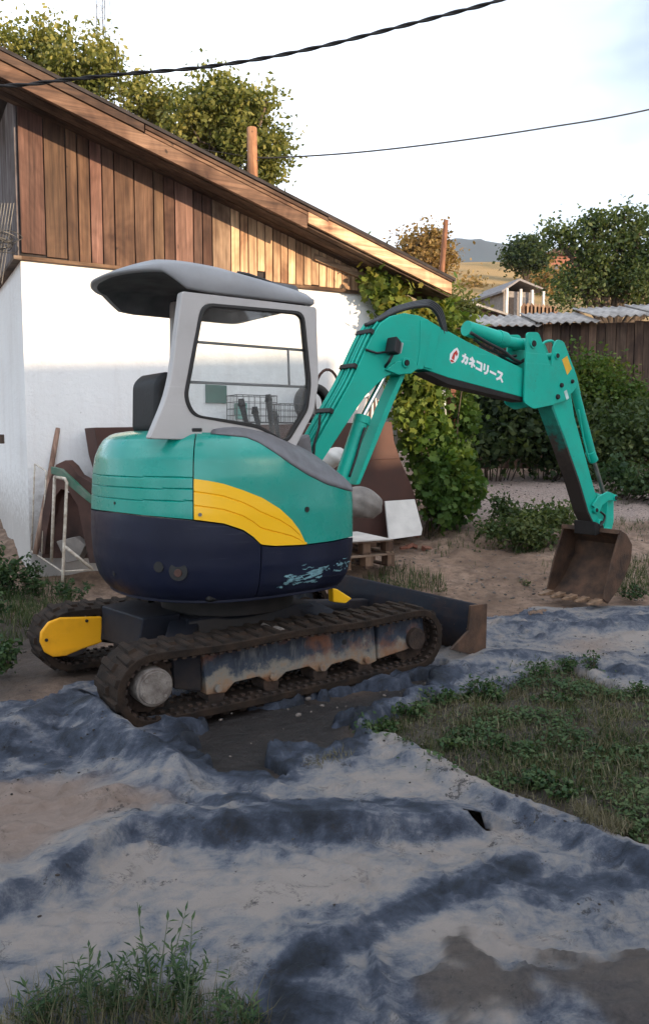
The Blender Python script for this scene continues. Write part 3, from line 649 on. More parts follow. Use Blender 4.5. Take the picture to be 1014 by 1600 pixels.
# ================================================================== EXCAVATOR (local axes: x = u forward, y = v to its left, z up)
EX = empty('mini_excavator', MC, YAW, 'teal and navy mini excavator with grey canopy, bucket resting on the ground', 'excavator')
def mp_(l, v): return [MV(x, y, v) for x, y in l]
# ---- tracks
SU, IU, CW, RO = -.845, .955, .195, .175
def loop_pt(s, r):
    """point on the belt at distance s along the centre line, radius r from the wheels: (u, w, tangent angle)"""
    Ls = IU - SU; arc = math.pi * RO; s = s % (2 * Ls + 2 * arc)
    if s < Ls:                                                     # top run, front going, slightly sagging
        sag = -.012 * math.sin(math.pi * s / Ls * 2) ** 2; return SU + s, CW + r + sag, 0.0
    s -= Ls
    if s < arc: a = math.pi / 2 - s / RO; return IU + r * math.cos(a), CW + r * math.sin(a), a - math.pi / 2
    s -= arc
    if s < Ls: return IU - s, CW - r, math.pi
    s -= Ls; a = -math.pi / 2 - s / RO
    return SU + r * math.cos(a), CW + r * math.sin(a), a - math.pi / 2
LOOP = 2 * (IU - SU) + 2 * math.pi * RO
def make_track(v0, v1, outer, first):
    """v0 < v1; outer = -1 when the outside face looks to -v"""
    vm = (v0 + v1) / 2; n = 120
    bm = BM(); prof = [(-.012, v0), (.030, v0), (.030, v1), (-.012, v1)]; rings = []
    for i in range(n):
        s = LOOP * i / n; rings.append([bm.verts.new((lambda q: (q[0], v, q[1]))(loop_pt(s, RO - .012 + dr))) for dr, v in prof])
    for i in range(n):
        a, b_ = rings[i], rings[(i + 1) % n]
        for k in range(4): bm.faces.new((a[k], a[(k + 1) % 4], b_[(k + 1) % 4], b_[k]))
    belt = fin(bm, 'track', M['rubber'], EX, smooth=False)
    bev = belt.modifiers.new('b', 'BEVEL'); bev.width = .004; bev.limit_method = 'ANGLE'; bev.angle_limit = R(50)
    # outer tread lugs, staggered left and right
    nl = 44; pitch = LOOP / nl
    def lug_mesh(side):
        bm = BM(); hw = (v1 - v0) / 2
        a0, a1 = (-hw + .006, .035) if side < 0 else (-.035, hw - .006)
        lo = [(-.030, a0, 0), (.022, a0, 0), (.028, a1, 0), (-.018, a1, 0)]; hi = [(-.022, a0 + .008, .019), (.014, a0 + .008, .019), (.020, a1 - .008, .019), (-.010, a1 - .008, .019)]
        hexa(bm, lo, hi); bmesh.ops.recalc_face_normals(bm, faces=bm.faces); me = bpy.data.meshes.new('tread_lug'); bm.to_mesh(me); bm.free(); return me
    for side in (-1, 1):
        lm = lug_mesh(side)
        for i in range(nl):
            s = (i + (.5 if side > 0 else 0)) * pitch; u, ww, a = loop_pt(s, RO + .014)
            o = link('tread_lug', lm, M['rubber'], belt, (u, vm, ww), (0, -a, 0))
    bm = BM()                                                     # inner drive teeth and guide ridge
    for i in range(nl * 2):
        u, ww, a = loop_pt((i + .25) * pitch / 2, RO - .028)
        for dv in (v0 + .018, v1 - .018, v0 + .09, v1 - .09):
            m = Matrix.Translation((u, dv, ww)) @ Matrix.Rotation(-a, 4, 'Y') @ Matrix.Diagonal((.022, .026, .014, 1)); bmesh.ops.create_cube(bm, size=1, matrix=m)
    fin(bm, 'drive_lugs', M['rubberin'], belt, kind='stuff')
    # sprocket and hub
    yo = v0 if outer < 0 else v1; s_ = outer
    bm = BM(); cyl(bm, (SU, vm - .05, CW + .01), (SU, vm + .05, CW + .01), RO - .03, 28)
    for k in range(13):
        a = k / 13 * 2 * math.pi; box(bm, (SU + math.cos(a) * (RO - .022), vm, CW + .01 + math.sin(a) * (RO - .022)), (.03, .07, .03))
    fin(bm, 'sprocket', M['rubberin'], belt, bevel=.003)
    bm = BM(); cyl(bm, (SU, vm - .1 * 0, CW + .02), (SU, yo + .012 * s_, CW + .02), .098, 28); cyl(bm, (SU, yo, CW + .02), (SU, yo + .022 * s_, CW + .02), .086, 28)
    hub = fin(bm, 'hub_cover', M['mudmetal'], belt, bevel=.006)
    for k in range(6):
        a = k / 6 * 2 * math.pi + .3; bm = BM(); cyl(bm, (0, 0, 0), (0, .008 * s_, 0), .009, 6)
        ob = fin(bm, 'bolt', M['mudmetal'], belt, loc=(SU + math.cos(a) * .068, yo + .02 * s_, CW + .02 + math.sin(a) * .068))
    bm = BM(); cyl(bm, (IU, vm - .05, CW), (IU, vm + .05, CW), RO - .02, 28); cyl(bm, (IU, vm - .12, CW), (IU, vm + .12, CW), .07, 20)
    fin(bm, 'idler', M['rubberin'], belt, bevel=.004)
    # side frame
    fpx = [(318, 1012), (380, 1003), (450, 992), (530, 980), (587, 972), (592, 1034), (580, 1040), (568, 1040), (553, 1031), (522, 1040), (512, 1051), (498, 1051), (486, 1043), (450, 1052), (436, 1066), (421, 1067), (408, 1059), (370, 1068), (356, 1084), (326, 1088)]
    fw = mp_(fpx, -.72)
    bm = BM(); plate(bm, fw, vm - .075, vm + .075)
    fin(bm, 'track_frame', M['trackframe'], belt, bevel=.008)
    bm = BM(); plate(bm, mp_([(592, 966), (652, 957), (662, 966), (664, 1000), (648, 1012), (592, 1031)], -.72), vm - .09, vm + .09)
    fin(bm, 'tensioner_guard', M['trackframe'], belt, bevel=.012)
    bm = BM(); plate(bm, mp_([(272, 1028), (318, 1020), (318, 1082), (275, 1078)], -.69), vm - .05, vm + .05); fin(bm, 'motor_bracket', M['navy_low'], belt, bevel=.01)
    for x, y in ((428, 1058), (505, 1043), (574, 1031), (342, 1076)):
        u, ww = MV(x, y, -.72); bm = BM(); cyl(bm, (u, vm - .1, ww), (u, vm + .1, ww), .022, 12); fin(bm, 'roller_boss', M['trackframe'], belt, bevel=.003)
        bm = BM(); cyl(bm, (u, vm - .07, ww - .045), (u, vm + .07, ww - .045), .052, 18); fin(bm, 'bottom_roller', M['rubberin'], belt, bevel=.004)
    u, ww = MV(440, 991, -.72); bm = BM(); cyl(bm, (u, vm - .09, ww), (u, vm + .09, ww), .036, 16); fin(bm, 'carrier_roller', M['mudmetal'], belt, bevel=.004)
    u, ww = MV(541, 1004, -.72); bm = BM(); cyl(bm, (u, vm - .0762, ww), (u, vm + .0762, ww), .018, 14); fin(bm, 'inspection_hole', M['black'], belt)
    return belt
make_track(-.775, -.475, -1, True); make_track(.475, .775, 1, False)
# ---- centre chassis, travel motors' covers, blade
bm = BM(); hexa(bm, [(-.55, -.36, .22), (.6, -.36, .22), (.6, .36, .22), (-.55, .36, .22)], [(-.42, -.30, .42), (.45, -.30, .42), (.45, .30, .42), (-.42, .30, .42)])
fin(bm, 'chassis', M['navy_low'], EX, bevel=.015)
for s in (-1, 1):
    for u0, u1, uf in ((-.52, -.30, -.62), (.28, .5, .62)):
        bm = BM(); hexa(bm, [(uf - .09, s * .5, .16), (uf + .09, s * .5, .16), (u1, s * .25, .25), (u0, s * .25, .25)], [(uf - .07, s * .5, .30), (uf + .07, s * .5, .30), (u1, s * .25, .42), (u0, s * .25, .42)])
        fin(bm, 'chassis_leg', M['navy_low'], EX, bevel=.012)
bm = BM(); hexa(bm, [(-.88, -.47, .20), (-.62, -.47, .20), (-.62, .47, .20), (-.88, .47, .20)], [(-.80, -.47, .40), (-.5, -.47, .40), (-.5, .44, .44), (-.80, .44, .42)]) if False else hexa(bm, [(-.70, -.2, .24), (-.45, -.2, .24), (-.45, .47, .18), (-.66, .47, .18)], [(-.66, -.2, .44), (-.42, -.2, .44), (-.42, .47, .42), (-.66, .47, .40)])
fin(bm, 'rear_crossmember', M['navy_low'], EX, bevel=.012)
ypx = [(160, 963), (130, 964), (95, 965), (76, 972), (64, 988), (63, 1003), (70, 1019), (84, 1027), (104, 1025), (130, 1014), (160, 1004)]
bm = BM(); plate(bm, mp_(ypx, .462), .455, .485); fin(bm, 'travel_motor_cover', M['yellow_worn'], EX, bevel=.012)
bm = BM(); cyl(bm, (SU, .46, CW), (SU, .60, CW), .10, 24); fin(bm, 'travel_motor', M['navy_low'], EX, bevel=.006)
for x, y in ((136, 970), (73, 1000)):
    u, ww = MV(x, y, .452); bm = BM(); cyl(bm, (0, 0, 0), (0, -.010, 0), .010, 8); fin(bm, 'bolt', M['pin'], EX, loc=(u, .4545, ww))
bm = BM(); cyl(bm, (0, 0, .42), (0, 0, .58), .42, 40); fin(bm, 'slew_ring', M['pin'], EX, bevel=.006)
# dozer blade: curved section swept across the machine
sec = [(1.44, .035), (1.40, .10), (1.385, .19), (1.40, .28), (1.445, .365), (1.475, .365), (1.43, .28), (1.415, .19), (1.43, .10), (1.50, .015), (1.46, .012)]
bm = BM(); plate(bm, sec, -.775, .775); bl = fin(bm, 'dozer_blade', M['bladem'], EX, bevel=.004)
for s in (-1, 1):
    bm = BM(); plate(bm, [(1.20, .10), (1.44, .02), (1.53, .012), (1.535, .365), (1.38, .37), (1.36, .2)] if s < 0 else [(1.30, .10), (1.44, .02), (1.53, .012), (1.535, .365), (1.38, .37), (1.36, .2)], s * .79 - .01, s * .79 + .01)
    fin(bm, 'end_plate', M['bucket'], bl, bevel=.004)
    bm = BM(); hexa(bm, [(.45, s * .24 - .04, .24), (.45, s * .24 + .04, .24), (1.40, s * .34 + .04, .12), (1.40, s * .34 - .04, .12)], [(.45, s * .24 - .04, .34), (.45, s * .24 + .04, .34), (1.40, s * .34 + .04, .23), (1.40, s * .34 - .04, .23)])
    fin(bm, 'blade_arm', M['navy_low'], EX, bevel=.01)
q = mp_([(516, 918), (524, 920), (546, 934), (536, 942), (517, 940)], -.2)
bm = BM(); plate(bm, q, -.23, -.17); fin(bm, 'blade_cylinder_guard', M['yellow'], EX, bevel=.008)
cyl(bm := BM(), (.5, 0, .30), (.95, 0, .30), .045, 16); fin(bm, 'blade_cylinder', M['navy_low'], EX, smooth=False, bevel=.004)
# ---- upper body: panels lofted on a common outline
half = [(.565, -.30), (.565, -.52), (.545, -.60), (.48, -.675), (.33, -.722), (.1, -.745), (-.13, -.748), (-.33, -.715), (-.49, -.648), (-.63, -.535), (-.735, -.385), (-.80, -.21), (-.822, 0)]
OUTL = [Vector((u, v, 0)) for u, v in half] + [Vector((u, -v, 0)) for u, v in half[-2::-1]]
OUTL = spline(OUTL, 14); cum = [0.0]
for a, b_ in zip(OUTL[:-1], OUTL[1:]): cum.append(cum[-1] + (b_ - a).length)
SL = cum[-1]
def outl(s):
    s = min(max(s, 0), SL - 1e-6); i = min(int(np.searchsorted(cum, s, side='right')) - 1, len(OUTL) - 2); t = (s - cum[i]) / (cum[i + 1] - cum[i])
    p = OUTL[i].lerp(OUTL[i + 1], t); tg = (OUTL[i + 1] - OUTL[i]).normalized(); return p, Vector((tg.y, -tg.x, 0)) * -1
_p, _n = outl(SL / 2)
NS = 1 if _n.x > 0 else -1                 # make the normal point inwards
def ins_hood(w): return float(np.interp(w, [.9, 1.06, 1.25, 1.36, 1.42, 1.46, 1.49, 1.505, 1.512], [.004, .004, .014, .032, .058, .085, .125, .17, .23]))
def ins_navy(w): return float(np.interp(w, [.50, .56, .60, .66, .76, .90, 1.04, 1.07, 1.10], [.22, .12, .07, .035, .010, .0, .002, .012, .03]))
def spos(s, w, ins, extra=0.0):
    p, n = outl(s); return p + n * NS * (ins(w) + extra) + Vector((0, 0, w))
def lp(p): return proj(m2w(p.x, p.y, p.z))
SS = np.linspace(0, SL, 241); PXS = [lp(spos(s, 1.0, lambda w: 0))[0] for s in SS]
S_TAIL = float(SS[int(np.argmin(PXS))])    # leftmost tangent seen from the camera
def s_at(px_, w=1.0):
    c = [(abs(lp(spos(s, w, lambda w: .01))[0] - px_), s) for s in np.linspace(0, S_TAIL, 600)]; return min(c)[1]
def wline(s, poly, ins):
    if s > S_TAIL: s = max(0.0, min(S_TAIL, SL - s)) if SL - s < S_TAIL else S_TAIL
    xs = [p[0] for p in poly]; ys = [p[1] for p in poly]; ww = 1.0
    for _ in range(12):
        x, y = lp(spos(s, ww, ins)); yt = np.interp(x, xs, ys); ww += (y - yt) * .0034
    return float(min(max(ww, .4), 1.512))
def panel(name, s0, s1, wb, wt, ins, mat_, parent=EX, ns=60, nw=18, grooves=(), thick=.03, extra=0.0, gabs=None, gdepth=.006):
    """grooves: fractions of the height; gabs: absolute heights"""
    S = np.linspace(s0, s1, ns + 1); bm = BM(); rows = []
    for s in S:
        a, b_ = wb(s), wt(s); fr = list(np.linspace(0, 1, nw + 1)); gl = list(grooves) + [((g - a) / max(b_ - a, .01)) for g in (gabs or [])]
        for g in gl: fr += [g - .006 / max(b_ - a, .05), g, g + .006 / max(b_ - a, .05)]
        if gl: fr = sorted(min(max(f, 0), 1) for f in fr)
        col = []
        for f in fr:
            ex = extra
            for g in gl:
                if abs(f - g) < 1e-9: ex += gdepth
            col.append(spos(s, a + (b_ - a) * f, ins, ex))
        rows.append(col)
    Vv = [[bm.verts.new(p) for p in c] for c in rows]
    In = [[bm.verts.new(p + (lambda n: n * NS * thick)(outl(s)[1])) for p in (c[0], c[-1])] for s, c in zip(S, rows)]
    for i in range(len(Vv) - 1):
        for k in range(len(Vv[0]) - 1): bm.faces.new((Vv[i][k], Vv[i + 1][k], Vv[i + 1][k + 1], Vv[i][k + 1]))
        bm.faces.new((Vv[i][0], Vv[i + 1][0], In[i + 1][0], In[i][0])); bm.faces.new((Vv[i][-1], Vv[i + 1][-1], In[i + 1][1], In[i][1]))
    for e in (0, -1):
        In2 = [bm.verts.new(p + outl(S[e])[1] * NS * thick) for p in rows[e]]
        for k in range(len(Vv[0]) - 1): bm.faces.new((Vv[e][k], Vv[e][k + 1], In2[k + 1], In2[k]))
    bmesh.ops.remove_doubles(bm, verts=bm.verts, dist=1e-5)
    bmesh.ops.recalc_face_normals(bm, faces=bm.faces)
    me = bpy.data.meshes.new(name); bm.to_mesh(me); bm.free()
    me.polygons.foreach_set('use_smooth', [True] * len(me.polygons))
    try: me.set_sharp_from_angle(angle=R(38))
    except Exception: pass
    return link(name, me, mat_, parent)
BOUND = [(140, 795), (150, 797), (225, 806), (303, 813), (350, 819), (380, 829), (396, 840), (408, 852), (430, 854), (475, 852), (520, 846), (556, 838)]
SIDE = [(303, 677), (335, 679), (385, 684), (405, 692), (430, 708), (455, 726), (480, 742), (510, 757), (540, 766), (556, 770)]
YT = [(302, 748), (325, 751), (350, 756), (380, 766), (410, 778), (437, 795), (455, 812), (467, 828), (478, 851)]
YB = [(302, 814), (350, 820), (380, 830), (396, 841), (408, 853), (430, 855), (478, 853)]
bnd = lambda s: wline(s, BOUND, ins_navy)
sA = s_at(303); sB = s_at(408, .85); g = .0035
bottom = lambda s: .56
panel('lower_body_skirt', sB + g, SL - .25, bottom, lambda s: bnd(s) - .004, ins_navy, M['navy'], ns=120, nw=16)
panel('lower_front_skirt', .0, sB - g, bottom, lambda s: bnd(s) - .004, ins_navy, M['navy'], ns=40, nw=16)
wA = wline(sA + .02, [(0, 746), (999, 746)], ins_hood); wB_ = wline(sA + .02, [(0, 764), (999, 764)], ins_hood); wC_ = wline(sA + .02, [(0, 783), (999, 783)], ins_hood)
panel('rear_hood', sA + g, SL - sA - .1, lambda s: bnd(s) + .004, lambda s: 1.512, ins_hood, M['hood'], ns=140, nw=40, gabs=[wA, wB_, wC_], gdepth=.007)
sidetop = lambda s: wline(s, SIDE, ins_hood)
panel('side_panel', .0, sA - g, lambda s: bnd(s) + .004, lambda s: max(sidetop(s), bnd(s) + .1), ins_hood, M['boom'], ns=70, nw=22).data.materials[0] = M['hood']
s478 = s_at(478, .95)
yt = lambda s: wline(s, YT, ins_hood)
yb = lambda s: max(bnd(s) + .005, .3)
panel('yellow_side_panel', s478, sA - g * 1.2, yb, lambda s: max(yt(s), yb(s) + .01), ins_hood, M['yellow'], ns=50, nw=18, grooves=(.34, .68), extra=-.006, gdepth=.0055, thick=.004)
# top deck closing the hood, floor under everything
bm = BM(); ps = [spos(s, 1.504, ins_hood, -.005) for s in np.linspace(sA - .1, SL - sA + .1, 60)]
prism(bm, [Vector((p.x, p.y, 1.490)) for p in ps], (0, 0, .010)); fin(bm, 'hood_top', M['hood'], EX)
bm = BM(); ps = [spos(s, .60, ins_navy, .03) for s in np.linspace(0, SL, 90)]
prism(bm, [Vector((p.x, p.y, .560)) for p in ps], (0, 0, .02)); fin(bm, 'floor_frame', M['navy'], EX, bevel=.004)
bm = BM(); hexa(bm, [(-.45, -.6, .57), (.45, -.6, .57), (.45, .6, .57), (-.45, .6, .57)], [(-.45, -.6, 1.10), (.45, -.6, 1.06), (.45, .6, .95), (-.45, .6, .95)])
fin(bm, 'inner_housing', M['black'], EX, bevel=.02)
# grey cover along the top of the side panel
SC = np.linspace(s_at(336, 1.45), s_at(552, 1.1), 30); INN = [(330, 668), (352, 668), (385, 670), (415, 674), (440, 684), (462, 694), (485, 706), (508, 722), (528, 741), (541, 757), (546, 765)]
bm = BM(); rows = []
for i, s in enumerate(SC):
    t = i / (len(SC) - 1); e = spos(s, sidetop(s) + .003, ins_hood, -.004)
    xi = 332 + (541 - 332) * t; yi = np.interp(xi, [p[0] for p in INN], [p[1] for p in INN]); u, ww = MV(xi, yi, -.46); inn = Vector((u, -.46, ww))
    r = []
    for k in range(9):
        f = k / 8; p = e.lerp(inn, f); bulge = math.sin(math.pi * min(1, f * 1.0)) * .028 * min(1, 6 * t + .2)
        r.append(p + Vector((0, -.6, .8)) * bulge)
    r.append(inn + Vector((.0, .035, -.03))); r.append(inn + Vector((0, .05, -.2)))
    r.insert(0, e + Vector((0, .03, 0)))
    rows.append(r)
Vv = [[bm.verts.new(p) for p in c] for c in rows]
for i in range(len(Vv) - 1):
    for k in range(len(Vv[0]) - 1): bm.faces.new((Vv[i][k], Vv[i + 1][k], Vv[i + 1][k + 1], Vv[i][k + 1]))
bm.faces.new(Vv[0]); bm.faces.new(Vv[-1][::-1]); fin(bm, 'console_cover', M['cover'], EX, smooth=True)
# details on the panels
def on_hood(px_, w_):
    s = s_at(px_, w_); return s, spos(s, w_, ins_hood)
def button(px_, py_, r, name, m, ins=ins_hood, dep=.004):
    s = s_at(px_); w_ = wline(s, [(0, py_), (999, py_)], ins); s = s_at(px_, w_); p = spos(s, w_, ins); n = outl(s)[1] * NS
    bm = BM(); cyl(bm, p - n * dep, p + n * .02, r, 16); fin(bm, name, m, EX); return p, n
button(479, 796, .016, 'panel_latch', M['black']); button(181, 786, .008, 'plug', M['black']); button(509, 833, .006, 'plug', M['black'])
button(313, 804, .010, 'panel_screw', M['steel'], dep=.010)
p, n = button(279, 893, .052, 'exhaust_port', M['black'], ins_navy, .003)
bm = BM(); cyl(bm, p - n * .010 - Vector((0, 0, .008)), p + n * .01 - Vector((0, 0, .008)), .022, 18); fin(bm, 'exhaust_pipe', M['rustdark'], EX, bevel=.003)
p, n = button(249, 886, .030, 'access_port', M['black'], ins_navy, .003)
button(175, 896, .014, 'access_port', M['black'], ins_navy, .003)
bm = BM()
for (x, y), (x2, y2) in (((160, 655), (215, 655)),):
    pass
for px_ in (330, 0):
    if px_:
        u, ww = MV(px_ - 45, 674, -.55); 
bm = BM(); box(bm, (-.50, -.60, 1.512), (.05, .03, .02)); fin(bm, 'hood_catch', M['black'], EX, bevel=.005)
# scraped paint marks low on the front skirt: small raw patches following the panel
bm = BM(); sp = random.Random(4)
for k in range(64):
    t = sp.random(); cx = 440 + 105 * t; cy = 914 - 36 * t + sp.gauss(0, 6.5); ln = sp.uniform(5, 22) * (1.25 - abs(t - .6)); th = sp.uniform(.5, 1.7)
    pts = []; m_ = 6
    for i in range(m_ + 1):
        x = cx + ln * (i / m_ - .5); pts.append((x, cy - ln * (i / m_ - .5) * .22 + sp.gauss(0, .7)))
    up = []; dn = []
    for i, (x, y) in enumerate(pts):
        s = s_at(min(x, 550), .8); hh = th * math.sin(math.pi * (i + .4) / (m_ + .8)) * sp.uniform(.6, 1.3)
        w1 = wline(s, [(0, y - hh), (999, y - hh)], ins_navy); w2 = wline(s, [(0, y + hh), (999, y + hh)], ins_navy)
        up.append(spos(s, w1, ins_navy, -.0015 - k * .00002)); dn.append(spos(s, w2, ins_navy, -.0015 - k * .00002))
    a = [bm.verts.new(p) for p in up]; c = [bm.verts.new(p) for p in dn]
    for i in range(m_): bm.faces.new((a[i], a[i + 1], c[i + 1], c[i]))
fin(bm, 'paint_scrapes', simple('scraped_pale_teal', (.22, .42, .48), .7, var=.3, scale=30, bmp=0), EX, kind='stuff')
# yellow sticker by the pillar
u0, w0 = MV(312, 675, -.476); u1, w1 = MV(337, 663, -.476)
bm = BM(); box(bm, ((u0 + u1) / 2, -.4965, (w0 + w1) / 2 + .012), (u1 - u0, .002, .05)); fin(bm, 'warning_sticker', M['sign_yellow'], EX)
# ---- cab side frame with its window
def rr(corners, r, n=5):
    """rounded polygon"""
    out = []; m_ = len(corners)
    for i in range(m_):
        p = Vector((*corners[i], 0)); a = Vector((*corners[i - 1], 0)); b_ = Vector((*corners[(i + 1) % m_], 0)); rad = r[i] if isinstance(r, (list, tuple)) else r
        d1 = (a - p); d2 = (b_ - p); k = min(rad, d1.length * .45, d2.length * .45); s0 = p + d1.normalized() * k; s1 = p + d2.normalized() * k
        for j in range(n + 1):
            t = j / n; q = s0 * (1 - t) ** 2 + p * 2 * t * (1 - t) + s1 * t * t; out.append((q.x, q.y))
    return out
inner_px = [(315, 474), (476, 488), (489, 600), (484, 668), (440, 690), (402, 668), (300, 650), (287, 622)]
outer_px = [(283, 455), (494, 480), (499, 600), (505, 690), (455, 700), (398, 690), (232, 686), (264, 610)]
inner_px[1:5] = [(473, 488), (484, 600), (479, 640), (447, 693)]; outer_px[1:6] = [(494, 480), (497, 600), (489, 645), (458, 706), (398, 690)]
innr = rr(mp_(inner_px, -.49), [.07, .06, .05, .03, .05, .05, .07, .10]); outr = rr(mp_(outer_px, -.49), [.02, .02, .02, .02, .02, .02, .02, .25])
bm = BM(); ringplate(bm, outr, innr, -.50, -.44); fin(bm, 'cab_side_frame', M['cabgrey'], EX, bevel=.01)
def shrink(poly, d):
    c = Vector((sum(p[0] for p in poly) / len(poly), sum(p[1] for p in poly) / len(poly))); o = []
    for p in poly:
        v = Vector(p) - c; o.append(tuple(c + v * (1 - d / v.length)))
    return o
bm = BM(); ringplate(bm, shrink(innr, -.004), shrink(innr, .018), -.506, -.47); fin(bm, 'window_seal', M['black'], EX, bevel=.004)
bm = BM(); plate(bm, shrink(innr, .012), -.485, -.481); fin(bm, 'window_pane', M['glass'], EX)
def rail(a, b_, v, r, name='guard_rail'):
    (u, ww), (u2, w2) = MV(*a, v), MV(*b_, v); bm = BM(); tube(bm, [(u, v, ww), (u2, v, w2)], r, 8); fin(bm, name, M['roofgrey'], EX, smooth=True)
rail((303, 534), (483, 548), -.465, .008); rail((296, 597), (487, 605), -.465, .008); rail((450, 545), (452, 602), -.465, .007)
bm = BM(); hexa(bm, [(-.18, .40, 1.4), (-.06, .40, 1.4), (-.06, .46, 1.4), (-.18, .46, 1.4)], [(-.16, .40, 2.36), (-.09, .40, 2.36), (-.09, .46, 2.36), (-.16, .46, 2.36)]); fin(bm, 'left_pillar', M['cabgrey'], EX, bevel=.01)
# ---- canopy roof
ro = [(.36, 0), (.36, -.30), (.355, -.44), (.31, -.50), (.10, -.505), (-.25, -.505), (-.50, -.50), (-.64, -.44), (-.73, -.32), (-.785, -.15)]
RO_ = [Vector((u, v, 0)) for u, v in ro] + [Vector((-.795, 0, 0))] + [Vector((u, -v, 0)) for u, v in ro[:0:-1]]
RO_ = spline(RO_ + [RO_[0]], 6)[:-1]
lipb = lambda p: float(np.interp(p.x, [-.8, -.62, -.50, -.40, .4], [2.362, 2.352, 2.272, 2.262, 2.262]))
topw = lambda u: float(np.interp(u, [-.8, -.62, -.3, .1, .36], [2.392, 2.425, 2.412, 2.362, 2.322]))
C0 = Vector((-.25, 0, 0)); levels = []
for f, kind in ((.93, 'in'), (.985, 'lip'), (1.0, 'lip2'), (1.0, 'mid'), (.985, 'sh'), (.95, 'sh2'), (.88, 't1'), (.70, 't2'), (.45, 't3'), (.2, 't4')):
    ring = []
    for p in RO_:
        q = C0 + (p - C0) * f; lb = lipb(p); tw = topw(q.x)
        z = {'in': lb + .0, 'lip': lb, 'lip2': lb + .008, 'mid': (lb + tw) / 2 + .0, 'sh': tw - .028, 'sh2': tw - .008, 't1': tw + .002, 't2': tw + .012, 't3': tw + .016, 't4': tw + .017}[kind]
        ring.append(Vector((q.x, q.y, z)))
    levels.append(ring)
bm = BM(); Vv = [[bm.verts.new(p) for p in r_] for r_ in levels]; n_ = len(RO_)
for i in range(len(Vv) - 1):
    for k in range(n_): bm.faces.new((Vv[i][k], Vv[i][(k + 1) % n_], Vv[i + 1][(k + 1) % n_], Vv[i + 1][k]))
bm.faces.new(Vv[-1]); rf = fin(bm, 'canopy_roof', M['roofgrey'], EX, smooth=True)
bm = BM()
lr = [[bm.verts.new(C0 + (p - C0) * f + Vector((0, 0, z(p)))) for p in RO_] for f, z in ((.94, lambda p: lipb(p) + .002), (.86, lambda p: 2.375), (.4, lambda p: 2.39))]
for i in range(2):
    for k in range(n_): bm.faces.new((lr[i][k], lr[i][(k + 1) % n_], lr[i + 1][(k + 1) % n_], lr[i + 1][k]))
bm.faces.new(lr[-1]); fin(bm, 'canopy_lining', M['roofunder'], EX, smooth=True)
bm = BM(); tube(bm, [(-.12, -.38, 2.412), (-.05, -.38, 2.410), (.12, -.38, 2.378), (.27, -.38, 2.350)], .012, 8); fin(bm, 'roof_handle', M['black'], EX, smooth=True)
# ---- seat, levers
bm = BM(); plate(bm, rr([(-.55, 1.50), (-.54, 1.80), (-.47, 1.86), (-.40, 1.83), (-.38, 1.50)], .05), -.17, .20); fin(bm, 'seat_back', M['blackplastic'], EX, bevel=.04)
bm = BM(); plate(bm, rr([(-.50, 1.33), (-.50, 1.45), (0.0, 1.46), (.02, 1.34)], .04), -.23, .23); fin(bm, 'seat_cushion', M['blackplastic'], EX, bevel=.03)
for (x, y, x2, y2, v) in ((378, 632, 388, 672, -.25), (399, 644, 408, 680, -.05), (420, 625, 426, 685, -.15), (430, 650, 436, 690, .15)):
    (u, ww), (u2, w2) = MV(x, y, v), MV(x2, y2, v); bm = BM(); tube(bm, [(u2 + .05, v, w2 - .15), (u2, v, w2), (u, v, ww)], [.010, .012, .020], 8); tube(bm, [(u, v, ww - .01), (u - .004, v, ww + .035)], [.026, .017], 10)
    fin(bm, 'control_lever', M['blackplastic'], EX, smooth=True)
bm = BM(); hexa(bm, [(.28, -.36, 1.1), (.46, -.36, 1.1), (.46, -.16, 1.1), (.28, -.16, 1.1)], [(.30, -.36, 1.47), (.40, -.36, 1.50), (.40, -.16, 1.50), (.30, -.16, 1.47)]); fin(bm, 'boom_foot_housing', M['cover'], EX, bevel=.02)
# ---- boom
BW = .085
boom_px = [(488, 704), (548, 597), (568, 553), (581, 526), (594, 505), (610, 494), (632, 489), (655, 493), (668, 499), (672, 512), (664, 560), (660, 576), (640, 580), (618, 582), (604, 588), (590, 600), (572, 618), (553, 645), (525, 688), (504, 720)]
bp = mp_(boom_px, -BW); bp = bp + [(.86, .98), (.62, .95), (.50, 1.15)]
bm = BM(); plate(bm, bp, -BW, BW); boom = fin(bm, 'boom', M['boom'], EX, bevel=.006)
bm = BM(); plate(bm, mp_([(640, 497), (664, 503), (700, 519), (821, 578), (826, 590), (826, 618), (821, 622), (700, 590), (655, 574), (640, 560)], -.072), -.072, .072)
fin(bm, 'boom_nose', M['boom'], EX, bevel=.006)
bm = BM(); plate(bm, mp_([(700, 517), (770, 556), (772, 564), (700, 532)], -.06), -.058, -.046); plate(bm, mp_([(700, 517), (770, 556), (772, 564), (700, 532)], -.06), .046, .058)
fin(bm, 'cylinder_mount', M['boom'], EX, bevel=.003)
bm = BM(); plate(bm, mp_([(700, 582), (819, 620), (819, 628), (700, 600), (662, 581)], -.07), -.069, .069); fin(bm, 'boom_underside_shade', M['pin'], EX)  # dark strip painting in the shade under the boom nose
bm = BM(); plate(bm, mp_([(656, 500), (668, 499), (673, 513), (664, 560), (660, 577), (650, 577), (655, 545)], -BW), -BW - .006, BW + .006); fin(bm, 'knee_collar', M['boom'], EX, bevel=.004)
bm = BM(); plate(bm, mp_([(663, 574), (655, 514), (670, 500), (690, 512), (683, 545), (676, 577)], -BW), -BW + .004, BW - .004); fin(bm, 'knee_plate', M['boom'], EX, bevel=.005)
